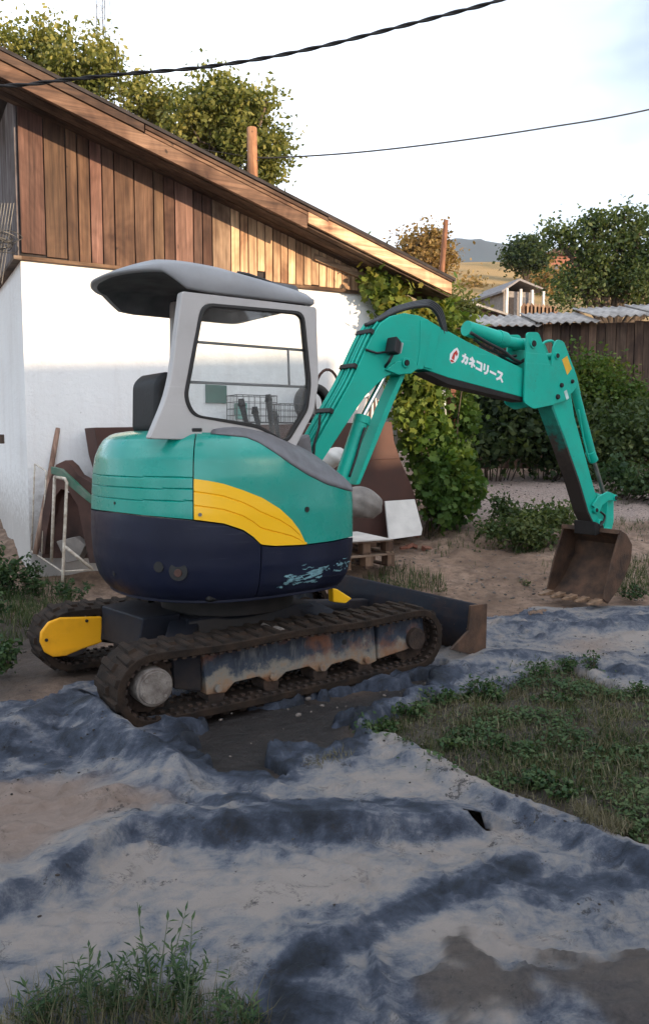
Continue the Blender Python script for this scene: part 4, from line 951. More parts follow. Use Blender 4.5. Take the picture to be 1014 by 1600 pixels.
# lug with pin where the lift cylinder meets the boom
u, ww = MV(634, 567, -.11)
bm = BM(); cyl(bm, (u, -.118, ww), (u, .118, ww), .036, 24); fin(bm, 'pin_boss', M['boom'], EX, bevel=.005)
bm = BM(); cyl(bm, (u, -.128, ww), (u, .128, ww), .021, 18); fin(bm, 'pivot_pin', M['pin'], EX, bevel=.003)
bm = BM(); plate(bm, mp_([(600, 578), (616, 566), (640, 560), (652, 575), (640, 584), (620, 586)], -BW), -.105, .105); fin(bm, 'pin_lug', M['boom'], EX, bevel=.006)
# work lamp
lc = MV(613, 543, -.15); lamp_ = empty('work_lamp', (lc[0], -.15, lc[1])); lamp_.parent = EX
bm = BM(); plate(bm, [(-.030, -.035), (.018, -.055), (.040, .035), (-.005, .075)], -.055, .055); fin(bm, 'lamp_body', M['blackplastic'], lamp_, bevel=.01)
bm = BM(); plate(bm, [(.030, -.045), (.040, -.042), (.062, .03), (.05, .035)], -.05, .05); fin(bm, 'lamp_lens', simple('dusty_lamp_glass', (.35, .38, .36), .3), lamp_, bevel=.004)
bm = BM(); tube(bm, [(0, 0, -.05), (-.01, .03, -.10), (-.01, .07, -.13)], .011, 8); tube(bm, [(-.03, .03, -.03), (-.1, .05, -.04), (-.19, .06, -.02)], .008, 8); fin(bm, 'lamp_bracket', M['black'], lamp_, smooth=True)
# pipes up the back of the boom
def along(pxl, v, r, name, m, seg=8, n=8):
    P = [(lambda q: Vector((q[0], v, q[1])))(MV(x, y, v)) for x, y in pxl]; bm = BM(); tube(bm, spline(P, n), r, seg); return fin(bm, name, m, EX, smooth=True)
for k, v in enumerate((-.066, -.030, .006, .042, .070)):
    e = -3.0 - (k % 2) * .8
    base = [(481 + e, 716 + e * .3), (513 + e, 659 + e * .3), (548 + e, 597 + e * .3), (568 + e, 553 + e * .3), (581 + e, 526 + e * .4), (594 + e * .7, 505 + e * .7)]
    P = []
    for x, y in base:
        u, ww = MV(x, y, -BW); P.append(Vector((u, v, ww)))
    bm = BM(); tube(bm, spline(P, 6), .0105, 8); fin(bm, 'hydraulic_pipe', M['boom'], EX, smooth=True)
for (x, y) in ((521, 645), (558, 575), (584, 521)):
    u, ww = MV(x, y, -BW); bm = BM(); m = Matrix.Translation((u - .020, -.01, ww + .012)) @ Matrix.Rotation(R(-62), 4, 'Y'); bmesh.ops.create_cube(bm, size=1, matrix=m @ Matrix.Diagonal((.034, .172, .030, 1))); fin(bm, 'pipe_clamp', M['black'], EX, bevel=.004)
for k, v in enumerate((-.06, -.025, .01, .045)):
    j = lambda: random.uniform(-3, 3)
    along([(572 + j(), 508), (592, 500 - k), (612, 490 - k * 2), (632, 483 - k * 2), (652, 479 - k * 2.2), (670 + k, 479 - k * 2.5), (682 + k * 2, 490 - k * 2), (688 + k * 2, 505), (693 + k, 522)], v, .0135, 'hydraulic_hose', M['black'])
for k, v in enumerate((-.08, -.04, .0, .05)):
    along([(477 + k * 3, 690), (468 + k * 4, 700), (462 + k * 4, 715), (460 + k * 6, 730)], v, .014, 'hydraulic_hose', M['black'])
along([(500, 648), (498, 670), (492, 690), (490, 712)], -.10, .009, 'hydraulic_hose', M['black'])
# boom lift cylinder, its rod and guard
def cylr(p0, p1, v, r, name, m, par=EX, seg=20, bev=.003):
    (u, ww), (u2, w2) = MV(*p0, v), MV(*p1, v); bm = BM(); tube(bm, [(u, v, ww), (u2, v, w2)], r, seg); return fin(bm, name, m, par, bevel=bev)
lift = cylr((533, 752), (566, 652), 0, .053, 'lift_cylinder', M['boom']); cylr((564, 662), (567, 650), 0, .060, 'cylinder_gland', M['boom'], lift)
cylr((566, 652), (606, 575), -.0, .021, 'cylinder_rod', M['chrome'], lift)
q = mp_([(548, 757), (554, 756), (602, 640), (625, 586), (619, 583), (594, 638)], .0); bm = BM(); plate(bm, q, -.06, .06); fin(bm, 'rod_guard', M['boom'], lift, bevel=.004)
along([(546, 745), (556, 715), (563, 690), (570, 668)], -.07, .009, 'hydraulic_hose', M['black'])
# arm cylinder along the top of the nose
armc = cylr((728, 513), (781, 530), 0, .060, 'arm_cylinder', M['boom']); cylr((776, 528), (788, 532), 0, .066, 'cylinder_gland', M['arm'], armc)
cylr((788, 533), (818, 539), 0, .044, 'cylinder_head', M['boom'], armc); cylr((812, 538), (832, 538), 0, .048, 'rod_eye', M['arm'], armc)
along([(735, 520), (760, 535), (785, 548), (800, 560), (812, 566)], -.055, .014, 'hydraulic_hose', M['black'])
along([(740, 530), (762, 545), (790, 556), (806, 556)], -.03, .012, 'hydraulic_hose', M['black']); along([(770, 545), (790, 562), (808, 568), (822, 560)], .03, .014, 'hydraulic_hose', M['black'])
along([(843, 545), (850, 535), (862, 533), (866, 540)], .05, .012, 'hydraulic_hose', M['arm'])
# ---- arm head plates, arm, bucket cylinder
AW = .105
head = rr(mp_([(823, 519), (841, 519), (861, 575), (864, 542), (870, 530), (880, 533), (901, 588), (900, 606), (882, 626), (862, 633), (833, 639), (818, 629), (820, 584)], -AW), .03, 4)
for s in (-1, 1):
    bm = BM(); plate(bm, head, s * (AW - .007) - .009, s * (AW - .007) + .009); fin(bm, 'arm_head_plate', M['arm'], EX, bevel=.003)
arm_w = mp_([(862, 600), (888, 590), (897, 650), (930, 771), (935, 812), (928, 818), (919, 800), (905, 752), (884, 690), (863, 634)], -.075)
bm = BM(); plate(bm, arm_w, -.075, .075); fin(bm, 'arm', M['arm'], EX, bevel=.008)
def wear_mat():
    m, nt, b, o = mat('teal_paint_worn_to_rust'); t = N(nt, 'ShaderNodeTexCoord'); s = N(nt, 'ShaderNodeSeparateXYZ'); nt.links.new(t.outputs['Object'], s.inputs[0]); n = noise(nt, 9, 8, .7)
    q = N(nt, 'ShaderNodeMath', operation='MULTIPLY_ADD'); q.inputs[1].default_value = .9; nt.links.new(n, q.inputs[0]); nt.links.new(s.outputs[2], q.inputs[2])
    nt.links.new(ramp(nt, q.outputs[0], [(0, (.02, .014, .011)), (1, (0, 0, 0))]), b.inputs['Base Color'])
    mr = N(nt, 'ShaderNodeMapRange'); mr.inputs[1].default_value = 1.62; mr.inputs[2].default_value = 2.12; nt.links.new(q.outputs[0], mr.inputs[0])
    nt.links.new(ramp(nt, mr.outputs[0], [(0, (.022, .015, .012)), (.45, (.045, .030, .024)), (.62, (.01, .09, .07)), (1, (.002, .22, .165))]), b.inputs['Base Color']); b.inputs['Roughness'].default_value = .75; return m
bm = BM(); q = mp_([(863, 634), (884, 691), (905, 751), (919, 799), (926, 815), (925, 817), (917.2, 801), (903.2, 754), (882.2, 693), (861.2, 636)], -.075); plate(bm, q, -.0742, .0742); fin(bm, 'wear_plate', wear_mat(), EX)
def pinat(px_, py_, v, r=.022, half_=None, boss=.034, m='arm'):
    u, ww = MV(px_, py_, -v); bm = BM(); cyl(bm, (u, -v - .012, ww), (u, v + .012, ww), boss, 20); fin(bm, 'pin_boss', M[m], EX, bevel=.004)
    bm = BM(); cyl(bm, (u, -v - .018, ww), (u, v + .018, ww), r, 16); fin(bm, 'pivot_pin', M['pin'], EX, bevel=.003)
pinat(832, 537, AW, .026, boss=.040); pinat(869, 556, AW, .020, boss=.030); pinat(876, 602, AW, .018, boss=.020, m='pin'); pinat(893, 596, AW, .014, boss=.018, m='pin'); pinat(870, 620, AW, .020, boss=.022, m='pin')
u, ww = MV(883, 571, -AW); bm = BM()
q = mp_([(877, 562), (885, 556), (892, 576), (885, 586)], -AW); plate(bm, q, -AW - .0045, -AW - .003); fin(bm, 'warning_sticker', M['sign_yellow'], EX)
q = mp_([(880, 612), (884, 609), (888, 622), (884, 625)], -AW); bm = BM(); plate(bm, q, -AW - .0045, -AW - .003); fin(bm, 'model_sticker', simple('faded_white_sticker', (.45, .62, .58), .5), EX)
bc = cylr((898, 612), (925, 714), .0, .038, 'bucket_cylinder', M['arm']); cylr((893, 590), (899, 616), 0, .042, 'cylinder_head', M['arm'], bc)
cylr((925, 714), (943, 772), .0, .018, 'cylinder_rod', M['steel'], bc); cylr((921, 706), (927, 720), 0, .043, 'cylinder_gland', M['arm'], bc)
along([(903, 640), (912, 690), (921, 722)], -.055, .008, 'hydraulic_hose', M['arm'])
# linkage between arm and bucket
lk = [(925, 790), (935, 776), (950, 768), (964, 774), (963, 782), (950, 782), (940, 790), (936, 800)]
for s in (-1, 1):
    bm = BM(); plate(bm, mp_(lk, -.10), s * .092 - .010, s * .092 + .010); fin(bm, 'link_arm', M['arm'], EX, bevel=.004)
bm = BM(); plate(bm, mp_([(950, 780), (960, 782), (960, 815), (956, 832), (944, 832), (948, 815)], -.06), -.05, .05); fin(bm, 'bucket_link', M['arm'], EX, bevel=.006)
pinat(960, 778, .10, .020, boss=.028); pinat(930, 797, .095, .018, boss=.028); pinat(937, 817, .10, .022, boss=.036); pinat(950, 829, .10, .018, boss=.030)
along([(938, 800), (944, 806), (942, 815), (936, 822)], -.12, .010, 'hydraulic_hose', M['black'])
# ---- bucket
BB = .30
prof = mp_([(941, 936), (952, 886), (968, 829), (977, 834), (986, 851), (984, 875), (974, 902), (962, 924), (948, 943)], -BB)
front_edge = [prof[0], prof[1], prof[2]]
u_, w_ = zip(*prof)
bk = None; T = .014
for s in (-1, 1):
    bm = BM(); plate(bm, prof, s * BB - .009, s * BB + .009); x = fin(bm, 'bucket' if s < 0 else 'side_plate', M['bucket'], EX if s < 0 else bk, bevel=.003)
    if s < 0: bk = x
shell = prof[2:] + [prof[0]]
bm = BM(); outer_ = [Vector((u, 0, ww)) for u, ww in prof[2:]]; cc = Vector((sum(u_) / len(u_), 0, sum(w_) / len(w_)))
inner_ = [p + (cc - p).normalized() * T for p in outer_]
for v in (-BB, BB): pass
A_ = [[bm.verts.new((p.x, v, p.z)) for p in L_] for L_ in (outer_, inner_) for v in (-BB, BB)]
for i in range(len(outer_) - 1):
    bm.faces.new((A_[0][i], A_[0][i + 1], A_[1][i + 1], A_[1][i])); bm.faces.new((A_[2][i], A_[2][i + 1], A_[3][i + 1], A_[3][i]))
for i in (0, -1): bm.faces.new((A_[0][i], A_[1][i], A_[3][i], A_[2][i]))
fin(bm, 'bucket_shell', M['bucket'], bk)
lip = prof[-1]; bm = BM(); du = -.16; hexa(bm, [(lip[0] + .0, -BB, lip[1] - .012), (lip[0] + .0, BB, lip[1] - .012), (lip[0] - .09, BB, lip[1] + .010), (lip[0] - .09, -BB, lip[1] + .010)],
     [(lip[0] + .02, -BB, lip[1] + .012), (lip[0] + .02, BB, lip[1] + .012), (lip[0] - .09, BB, lip[1] + .022), (lip[0] - .09, -BB, lip[1] + .022)])
fin(bm, 'cutting_edge', M['tooth'], bk, bevel=.003)
for k in range(5):
    v = -.26 + k * .13; bm = BM(); x0 = lip[0] - .06; z0 = lip[1] + .018
    hexa(bm, [(x0, v - .038, z0 - .022), (x0, v + .038, z0 - .022), (x0 - .16, v + .018, z0 - .012), (x0 - .16, v - .018, z0 - .012)], [(x0, v - .038, z0 + .028), (x0, v + .038, z0 + .028), (x0 - .16, v + .018, z0 + .004), (x0 - .16, v - .018, z0 + .004)])
    fin(bm, 'tooth', M['tooth'], bk, bevel=.005)
e0 = prof[2]
bm = BM(); hexa(bm, [(e0[0] - .09, -.115, e0[1] - .06), (e0[0] + .05, -.115, e0[1] - .03), (e0[0] + .05, .115, e0[1] - .03), (e0[0] - .09, .115, e0[1] - .06)], [(e0[0] - .10, -.115, e0[1] + .07), (e0[0] + .03, -.115, e0[1] + .03), (e0[0] + .03, .115, e0[1] + .03), (e0[0] - .10, .115, e0[1] + .07)])
fin(bm, 'bucket_hanger', M['pin'], bk, bevel=.01)
bm = BM(); hexa(bm, [(e0[0] - .04, -BB, e0[1] - .03), (e0[0] + .03, -BB, e0[1] - .02), (e0[0] + .03, BB, e0[1] - .02), (e0[0] - .04, BB, e0[1] - .03)], [(e0[0] - .03, -BB, e0[1] + .01), (e0[0] + .03, -BB, e0[1] + .0), (e0[0] + .03, BB, e0[1] + .0), (e0[0] - .03, BB, e0[1] + .01)])
fin(bm, 'bucket_brace', M['bucket'], bk, bevel=.004)
# ---- lettering on the boom nose
GL = {  # strokes on a unit square, y up
 'ka': [[(.1, .72), (.85, .72), (.80, .25), (.68, .06), (.55, .12)], [(.45, 1.0), (.42, .6), (.30, .25), (.08, .03)]],
 'ne': [[(.42, 1.0), (.58, .88)], [(.15, .74), (.80, .74), (.50, .45), (.08, .22)], [(.50, .48), (.50, .0)], [(.62, .42), (.88, .22)]],
 'ko': [[(.12, .85), (.85, .85), (.85, .10)], [(.08, .12), (.92, .12)]],
 'ri': [[(.22, .95), (.22, .38)], [(.75, .98), (.75, .45), (.62, .15), (.35, .0)]],
 'bar': [[(.08, .48), (.92, .48)]],
 'su': [[(.12, .88), (.78, .88), (.60, .50), (.38, .22), (.06, .02)], [(.55, .42), (.92, .02)]]}
lt = bm = BM(); V0 = -.0728
def stroke(bm, pts, wd, M2, v):
    P = [Vector(p) for p in pts]
    for i in range(len(P) - 1):
        a, b_ = P[i], P[i + 1]; d = (b_ - a).normalized(); n = Vector((-d.y, d.x)) * wd; a2 = a - d * wd * .6; b2 = b_ + d * wd * .6
        q = [M2(*(a2 + n)), M2(*(b2 + n)), M2(*(b2 - n)), M2(*(a2 - n))]
        V = [bm.verts.new((u, v - i * .00012, ww)) for u, ww in q]; bm.faces.new(V)
for k, g_ in enumerate(('ka', 'ne', 'ko', 'ri', 'bar', 'su')):
    ox, oy = 720.5 + k * 10.9, 564.5 + k * 5.35
    M2 = lambda x, y, ox=ox, oy=oy: MV(ox + x * 10 + y * 1.5, oy + 1 + x * 5 - y * 14, V0)
    for j, s_ in enumerate(GL[g_]): stroke(bm, s_, .13, M2, V0 - j * .0006)
fin(bm, 'lettering', M['white'], EX)
bm = BM(); plate(bm, mp_([(702, 562), (703, 553), (709, 546), (714, 543), (717, 549), (716, 558), (711, 566), (705, 568)], V0), V0, -.0716); lg = fin(bm, 'emblem', M['white'], EX)
bm = BM(); plate(bm, mp_([(705, 560), (708, 552), (713, 547), (715, 553), (713, 557), (711, 553), (709, 563)], V0), V0 - .001, V0); plate(bm, mp_([(702.5, 562), (705, 566), (710, 566), (706, 562)], V0), V0 - .001, V0); fin(bm, 'flame_mark', M['red'], lg)
# ================================================================== YARD THINGS ALONG THE SHED WALL
def hw_pt(px, py, o):
    t, z = HI(px, py, o); return HP + HE * t + HN * o + Vector((0, 0, z))
def hp(t, o, z): return HP + HE * t + HN * o + Vector((0, 0, z))
# long rust-brown tank standing against the wall
tk = empty('steel_tank', hp(2.2, .3, 0), HA, 'long rust-brown sheet steel tank standing against the white shed wall', 'tank')
def tkl(p): q = p - tk.location; return Vector((q.dot(HE), -q.dot(HN), q.z))
front = [(148, 668), (300, 666), (480, 662), (612, 659), (616, 690), (626, 720), (640, 752), (652, 785), (658, 832), (600, 840), (400, 862), (240, 866), (170, 760), (155, 712)]
fp = [tkl(hw_pt(x, y, .50)) for x, y in front]
bm = BM(); prism(bm, fp, (0, .44, 0)); fin(bm, 'tank_body', M['rustsheet'], tk, bevel=.008)
bm = BM(); a = tkl(hw_pt(500, 722, .502)); b_ = tkl(hw_pt(622, 716, .502)); tube(bm, [a, b_], .006, 6); fin(bm, 'weld_seam', M['rustsheet'], tk)
TOPZ = hw_pt(540, 661, .5).z
# things standing on the tank
def on_tank(px, o):
    p = hw_pt(px, 662, o); return Vector((p.x, p.y, TOPZ))
def wire_crate(base, sx, sy, sz, nx, nz, label, rz=HA, mt='wire'):
    c = empty('wire_crate', base, rz, label, 'crate', 'wire crates on the steel tank')
    bm = BM(); cs = [(-sx, -sy), (sx, -sy), (sx, sy), (-sx, sy)]
    for k in range(nz + 1):
        z = sz * k / nz; r = .005 if k in (0, nz) else .0028
        for i in range(4): tube(bm, [(*cs[i], z), (*cs[(i + 1) % 4], z)], r, 5)
    fin(bm, 'rails', M[mt], c); bm = BM()
    for i in range(4):
        a, b_ = Vector(cs[i]), Vector(cs[(i + 1) % 4])
        for k in range(nx): p = a.lerp(b_, k / nx); tube(bm, [(p.x, p.y, 0), (p.x, p.y, sz)], .0045 if k == 0 else .0026, 5)
    fin(bm, 'uprights', M[mt], c); return c
b0 = on_tank(394, .30)
wire_crate(b0, .23, .14, .28, 7, 4, 'tall black wire crate seen through the cab window')
b1 = on_tank(452, .28); wire_crate(b1, .17, .14, .20, 6, 3, 'shorter wire crate beside the tall one, seen near the cab window corner')
b1 = on_tank(366, .36); bm = BM(); box(bm, (0, 0, .11), (.11, .12, .13)); box(bm, (0, 0, .022), (.1, .1, .044)); o = fin(bm, 'plastic_tub', simple('pale_green_plastic', (.20, .42, .36), .5), None, loc=b0 + Vector((-.12, 0, .03)), rot=(0, 0, HA), bevel=.012)
prop(o, 'small pale green plastic tub inside the tall wire crate', 'tub')
ty = empty('tyre', on_tank(489, .30) + Vector((0, 0, .22)), HA, 'black bald tyre standing upright behind the front pillar of the cab', 'tyre')
bm = BM()
prf = [(.215, -.05), (.22, -.02), (.22, .02), (.215, .05), (.19, .065), (.15, .055), (.13, .04), (.15, .045), (.185, .05), (.205, .04), (.205, -.04), (.185, -.05), (.15, -.045), (.13, -.04), (.15, -.055), (.19, -.065)]
rg = [[bm.verts.new((r * math.cos(a), d, r * math.sin(a))) for r, d in prf] for a in np.linspace(0, 2 * math.pi, 33)[:-1]]
for i in range(32):
    for k in range(len(prf)): bm.faces.new((rg[i][k], rg[(i + 1) % 32][k], rg[(i + 1) % 32][(k + 1) % len(prf)], rg[i][(k + 1) % len(prf)]))
fin(bm, 'tread', M['black'], ty, smooth=True)
bm = BM(); tube(bm, [(.0, -.02, -.2), (0, -.02, .2)], .02, 8); fin(bm, 'prop_bar', M['steel'], ty)
# half-round rusty hoop leaning by the tyre
bm = BM(); c = on_tank(512, .18); tube(bm, [c + HE * (math.cos(a) * .17) + Vector((0, 0, .28 + math.sin(a) * .33)) for a in np.linspace(-.9, math.pi + .9, 22)], .016, 8)
prop(fin(bm, 'rusty_hoop', M['rustdark'], None, smooth=True), 'rusty bent iron hoop leaning on the wall beside the tyre', 'hoop')
# striped bag
sb = empty('striped_bag', on_tank(572, .28), HA, 'red and white striped bag slumped on the tank behind the boom', 'bag')
bm = BM(); n = 20
for k in range(8):
    z0, z1 = .0, .30; x0 = -.16 + k * .04
    hexa(bm, [(x0, -.10, 0), (x0 + .04, -.10, 0), (x0 + .04, .1, 0), (x0, .1, 0)], [(x0 * .5 + .05, -.05, .33 - abs(x0) * .3), ((x0 + .04) * .5 + .05, -.05, .33 - abs(x0 + .04) * .3), ((x0 + .04) * .5 + .05, .05, .33 - abs(x0 + .04) * .3), (x0 * .5 + .05, .05, .33 - abs(x0) * .3)])
    fin(bm, 'stripe', M['rustsheet'] if k % 2 else M['white_board'], sb, bevel=.006); bm = BM()
bm.free()
# green sign on the wall
a, b_ = hw_pt(322, 600, .015), hw_pt(354, 630, .015)
bm = BM(); c = (a + b_) / 2; hexa(bm, *[[Vector((x, y, z)) for x, z in ((-.12, -.1), (.12, -.1), (.12, .09), (-.12, .095))] for y in (-.008, .008)])
prop(fin(bm, 'wall_plate', simple('faded_green_plate', (.04, .13, .10), .5), None, loc=c, rot=(0, 0, HA), bevel=.002), 'small dark green plate fixed to the white wall, seen through the cab window', 'plate')
# pale bundle low behind the boom foot
bm = BM(); bmesh.ops.create_icosphere(bm, subdivisions=3, radius=1)
for v in bm.verts: v.co = Vector((v.co.x * .16, v.co.y * .11, v.co.z * .10)) * (1 + .12 * math.sin(v.co.x * 7 + v.co.z * 5))
prop(fin(bm, 'cloth_bundle', M['white_board'], None, smooth=True, loc=at_y(517, 715, 7.6)), 'pale cloth bundle squeezed between boom foot and rusty tank', 'bundle')
# leaning white board
p = [hw_pt(x, y, o) for x, y, o in ((600, 783, .58), (646, 780, .58), (658, 826, .78), (656, 836, .80), (606, 843, .80))]
bm = BM(); prism(bm, p, HN * .025); prop(fin(bm, 'board', M['white_board'], None, bevel=.004), 'dusty white board leaning against the foot of the rusty tank', 'board')
# two stacked pallets
def pallet(base, rz, label, w_=.62, d_=.8):
    o = empty('pallet', base, rz, label, 'pallet', 'old wooden pallets stacked by the digger')
    for k in range(5):
        bm = BM(); y = -d_ / 2 + .05 + k * (d_ - .1) / 4; box(bm, (0, y, .125), (w_, .095, .018)); fin(bm, 'deck_board', M['woodx'], o, color=(1.5, 1.45, 1.4, 1), bevel=.002)
    for x in (-w_ / 2 + .045, 0, w_ / 2 - .045):
        bm = BM(); box(bm, (x, 0, .010), (.09, d_, .018)); fin(bm, 'bottom_board', M['wood'], o, color=(1.3, 1.2, 1.1, 1), bevel=.002)
        for y in (-d_ / 2 + .06, 0, d_ / 2 - .06):
            bm = BM(); box(bm, (x, y, .067), (.088, .11, .094)); fin(bm, 'block', M['wood'], o, color=(1.0, .85, .75, 1), bevel=.003)
    return o
pb = at_z(578, 882, .20); pb = Vector((pb.x - .22, pb.y + .15, .19))
pallet(pb, HA + .05, 'lower wooden pallet beside the dozer blade, resting on the dirt'); pallet(pb + Vector((.0, .02, .137)), HA - .03, 'upper wooden pallet carrying a grey stone')
bm = BM(); hexa(bm, [(-.28, -.4, 0), (.25, -.42, 0), (.29, .3, 0), (-.26, .34, 0)], [(-.28, -.4, .014), (.25, -.42, .014), (.29, .3, .014), (-.26, .34, .014)])
prop(fin(bm, 'sheet', M['white_board'], None, loc=pb + Vector((0, 0, .274)), rot=(0, 0, HA), bevel=.002), 'whitish sheet lying flat on the pallet stack under the grey stone', 'sheet')
bm = BM(); bmesh.ops.create_icosphere(bm, subdivisions=4, radius=1)
for v in bm.verts:
    c = v.co.copy(); k = 1 + .10 * math.sin(c.x * 3.1 + 1) * math.cos(c.y * 2.3) + .03 * math.sin(c.z * 9 + c.x * 6)
    v.co = Vector((c.x * .25, c.y * .17, (max(c.z, -.72)) * .155)) * k
prop(fin(bm, 'boulder', M['concrete'], None, smooth=True, loc=at_y(560, 790, 7.35) + Vector((.0, 0, .01)), rot=(0, 0.08, HA)), 'smooth grey-brown boulder on top of the stacked pallets', 'boulder')
RB_ = ['cornerless half brick', 'small dark chip of brick', 'long sliver of brick', 'tilted half brick', 'pale crumbled brick', 'square lump of brick', 'flat brick flake', 'brick end set on edge', 'tiny brick crumb']
for k in range(9):
    p = at_z(640 + random.uniform(-22, 30), 838 + random.uniform(-6, 12), .27); s_ = random.uniform(.035, .07)
    bm = BM(); box(bm, (0, 0, 0), (s_ * 1.7, s_, s_ * .8)); 
    for v in bm.verts: v.co += Vector((random.uniform(-1, 1), random.uniform(-1, 1), random.uniform(-1, 1))) * .012
    z = gz(p.x, p.y); prop(fin(bm, 'broken_brick', M['brick'], None, loc=(p.x, p.y, z + s_ * .3), rot=(random.uniform(-.4, .4), random.uniform(-.4, .4), random.uniform(0, 3)), bevel=.004), RB_[k] + ' in the red rubble at the foot of the white board', 'brick', 'brick rubble')
# rack, pole and scrap at the left
rk = empty('tube_rack', at_z(98, 919, .10), 0, 'bent cream-painted tube rack standing in weeds left of the digger', 'rack'); rk0 = rk.location
def rp(px, py, y): return at_y(px, py, y) - rk0
Yr = rk0.y
for pts in ([(98, 919, Yr), (99, 893, Yr), (105, 754, Yr), (102, 748, Yr), (92, 746, Yr + .05), (86, 745, Yr + .1)], [(86, 745, Yr + .1), (81, 878, Yr + .15)], [(50, 861, Yr + .5), (72, 876, Yr + .25), (97, 893, Yr), (146, 890, Yr + .1)], [(102, 854, Yr), (146, 890, Yr + .1)],
            [(55, 725, Yr + .45), (73, 736, Yr + .35), (66, 865, Yr + .3)], [(55, 725, Yr + .45), (52, 809, Yr + .45), (50, 861, Yr + .5)]):
    bm = BM(); tube(bm, [rp(*p) for p in pts], .015 if pts[0][0] > 60 else .008, 8); fin(bm, 'tube', M['whitetube'], rk, smooth=True)
bm = BM(); tube(bm, [at_y(56, 866, 7.7), at_y(75, 765, 7.8), at_y(91, 669, 7.95)], [.028, .027, .024], 10)
prop(fin(bm, 'wooden_post', M['wood'], None, smooth=True, color=(1.8, 1.6, 1.6, 1)), 'grey-brown wooden post leaning on the white wall behind the tube rack', 'post')
# curved rusty sheet
SH = [(62, 862, 7.62), (67, 800, 7.62), (76, 755, 7.62), (88, 726, 7.62), (103, 719, 7.6), (113, 728, 7.6), (122, 742, 7.55), (140, 752, 7.5), (160, 762, 7.45), (160, 880, 7.4), (140, 880, 7.4), (132, 840, 7.5), (122, 790, 7.5), (108, 768, 7.55), (96, 764, 7.6), (84, 780, 7.6), (74, 830, 7.6), (70, 866, 7.6)]
bm = BM(); prism(bm, [at_y(*p) for p in SH], (.03, .12, 0)); prop(fin(bm, 'curved_sheet', M['rustdark'], None, bevel=.004), 'curved dark rusty sheet arching behind the cream tube rack', 'sheet metal')
bm = BM(); prism(bm, [at_y(x, y, 7.72) for x, y in ((78, 770), (150, 770), (150, 872), (66, 872))], (.0, .03, 0)); prop(fin(bm, 'steel_sheet', M['rustdark'], None), 'flat dark rusty sheet standing in the hollow of the curved one', 'sheet metal')
bm = BM(); prism(bm, [at_y(x, y, 7.35) for x, y in ((80, 729), (96, 733), (112, 748), (130, 765), (150, 784), (150, 793), (128, 776), (106, 757), (92, 744), (80, 740))], (.01, .05, 0))
prop(fin(bm, 'bent_strip', simple('chipped_green_paint', (.01, .10, .06), .5, var=.3, c2=(.12, .16, .12)), None, bevel=.004), 'bent green metal strip lying over the cream tube rack', 'metal strip')
bm = BM(); prism(bm, [at_y(x, y, 7.5) for x, y in ((88, 846), (116, 839), (134, 852), (122, 876), (104, 880))], (.03, .10, 0)); prop(fin(bm, 'concrete_slab', M['concrete'], None, bevel=.008), 'broken grey concrete slab propped inside the tube rack', 'slab')
# ================================================================== FOLIAGE
LEAF = ([(-.5, 0, 0), (0, -.30, .05), (.5, 0, -.02), (0, .30, .05)], [(0, 1, 2, 3)])
LONG = ([(-.5, 0, 0), (0, -.12, .03), (.5, 0, -.06), (0, .12, .03)], [(0, 1, 2, 3)])
MAPLE = ([(-.45, 0, 0), (-.30, -.38, .04), (0, -.30, .02), (.18, -.46, -.04), (.25, -.16, 0), (.55, 0, -.08), (.25, .16, 0), (.18, .46, -.04), (0, .30, .02), (-.30, .38, .04)], [tuple(range(10))])
BLADE = ([(-.5, 0, 0), (.5, 0, 0), (.36, .12, .55), (-.36, .12, .55), (0, .42, 1)], [(0, 1, 2), (0, 2, 3), (3, 2, 4)])
def clump_points(blobs, nclump, per, spread, hollow=.55, flat=1.0):
    pts = []; cl = []; tw = []
    vol = np.array([b[3] ** 2 for b in blobs]); vol = vol / vol.sum()
    for b, f in zip(blobs, vol):
        m_ = max(3, int(nclump * f)); d = RNG.normal(size=(m_, 3)); d /= np.linalg.norm(d, axis=1)[:, None]
        rr_ = b[3] * (hollow + (1 - hollow) * RNG.random(m_) ** .7) * (1 + .18 * RNG.normal(size=m_))
        c = np.array(b[:3]) + d * rr_[:, None] * np.array([1, 1, .9 * flat]); cl.append(c)
    C = np.concatenate(cl); s = spread * (.6 + .8 * RNG.random(len(C)))
    k = np.repeat(np.arange(len(C)), per); n = len(k)
    P = C[k] + RNG.normal(size=(n, 3)) * s[k][:, None] * np.array([1, 1, .75])
    t = np.clip(RNG.random(len(C))[k] * .55 + RNG.random(n) * .45, 0, 1)
    return P, t, C
def leaves(name, P, t, size, m, parent=None, tmpl=LEAF, up=.35, kind=None, label=None, cat=None):
    n = len(P); o0 = Vector((0, 0, 0)) if parent is None else parent.location
    P = P - np.array(o0); s = size * (.6 + .8 * RNG.random(n))
    me = scatter_mesh(name, tmpl[0], tmpl[1], P, rand_rot(n, up), s, t)
    return prop(link(name, me, M[m], parent, kind=kind), label, cat)
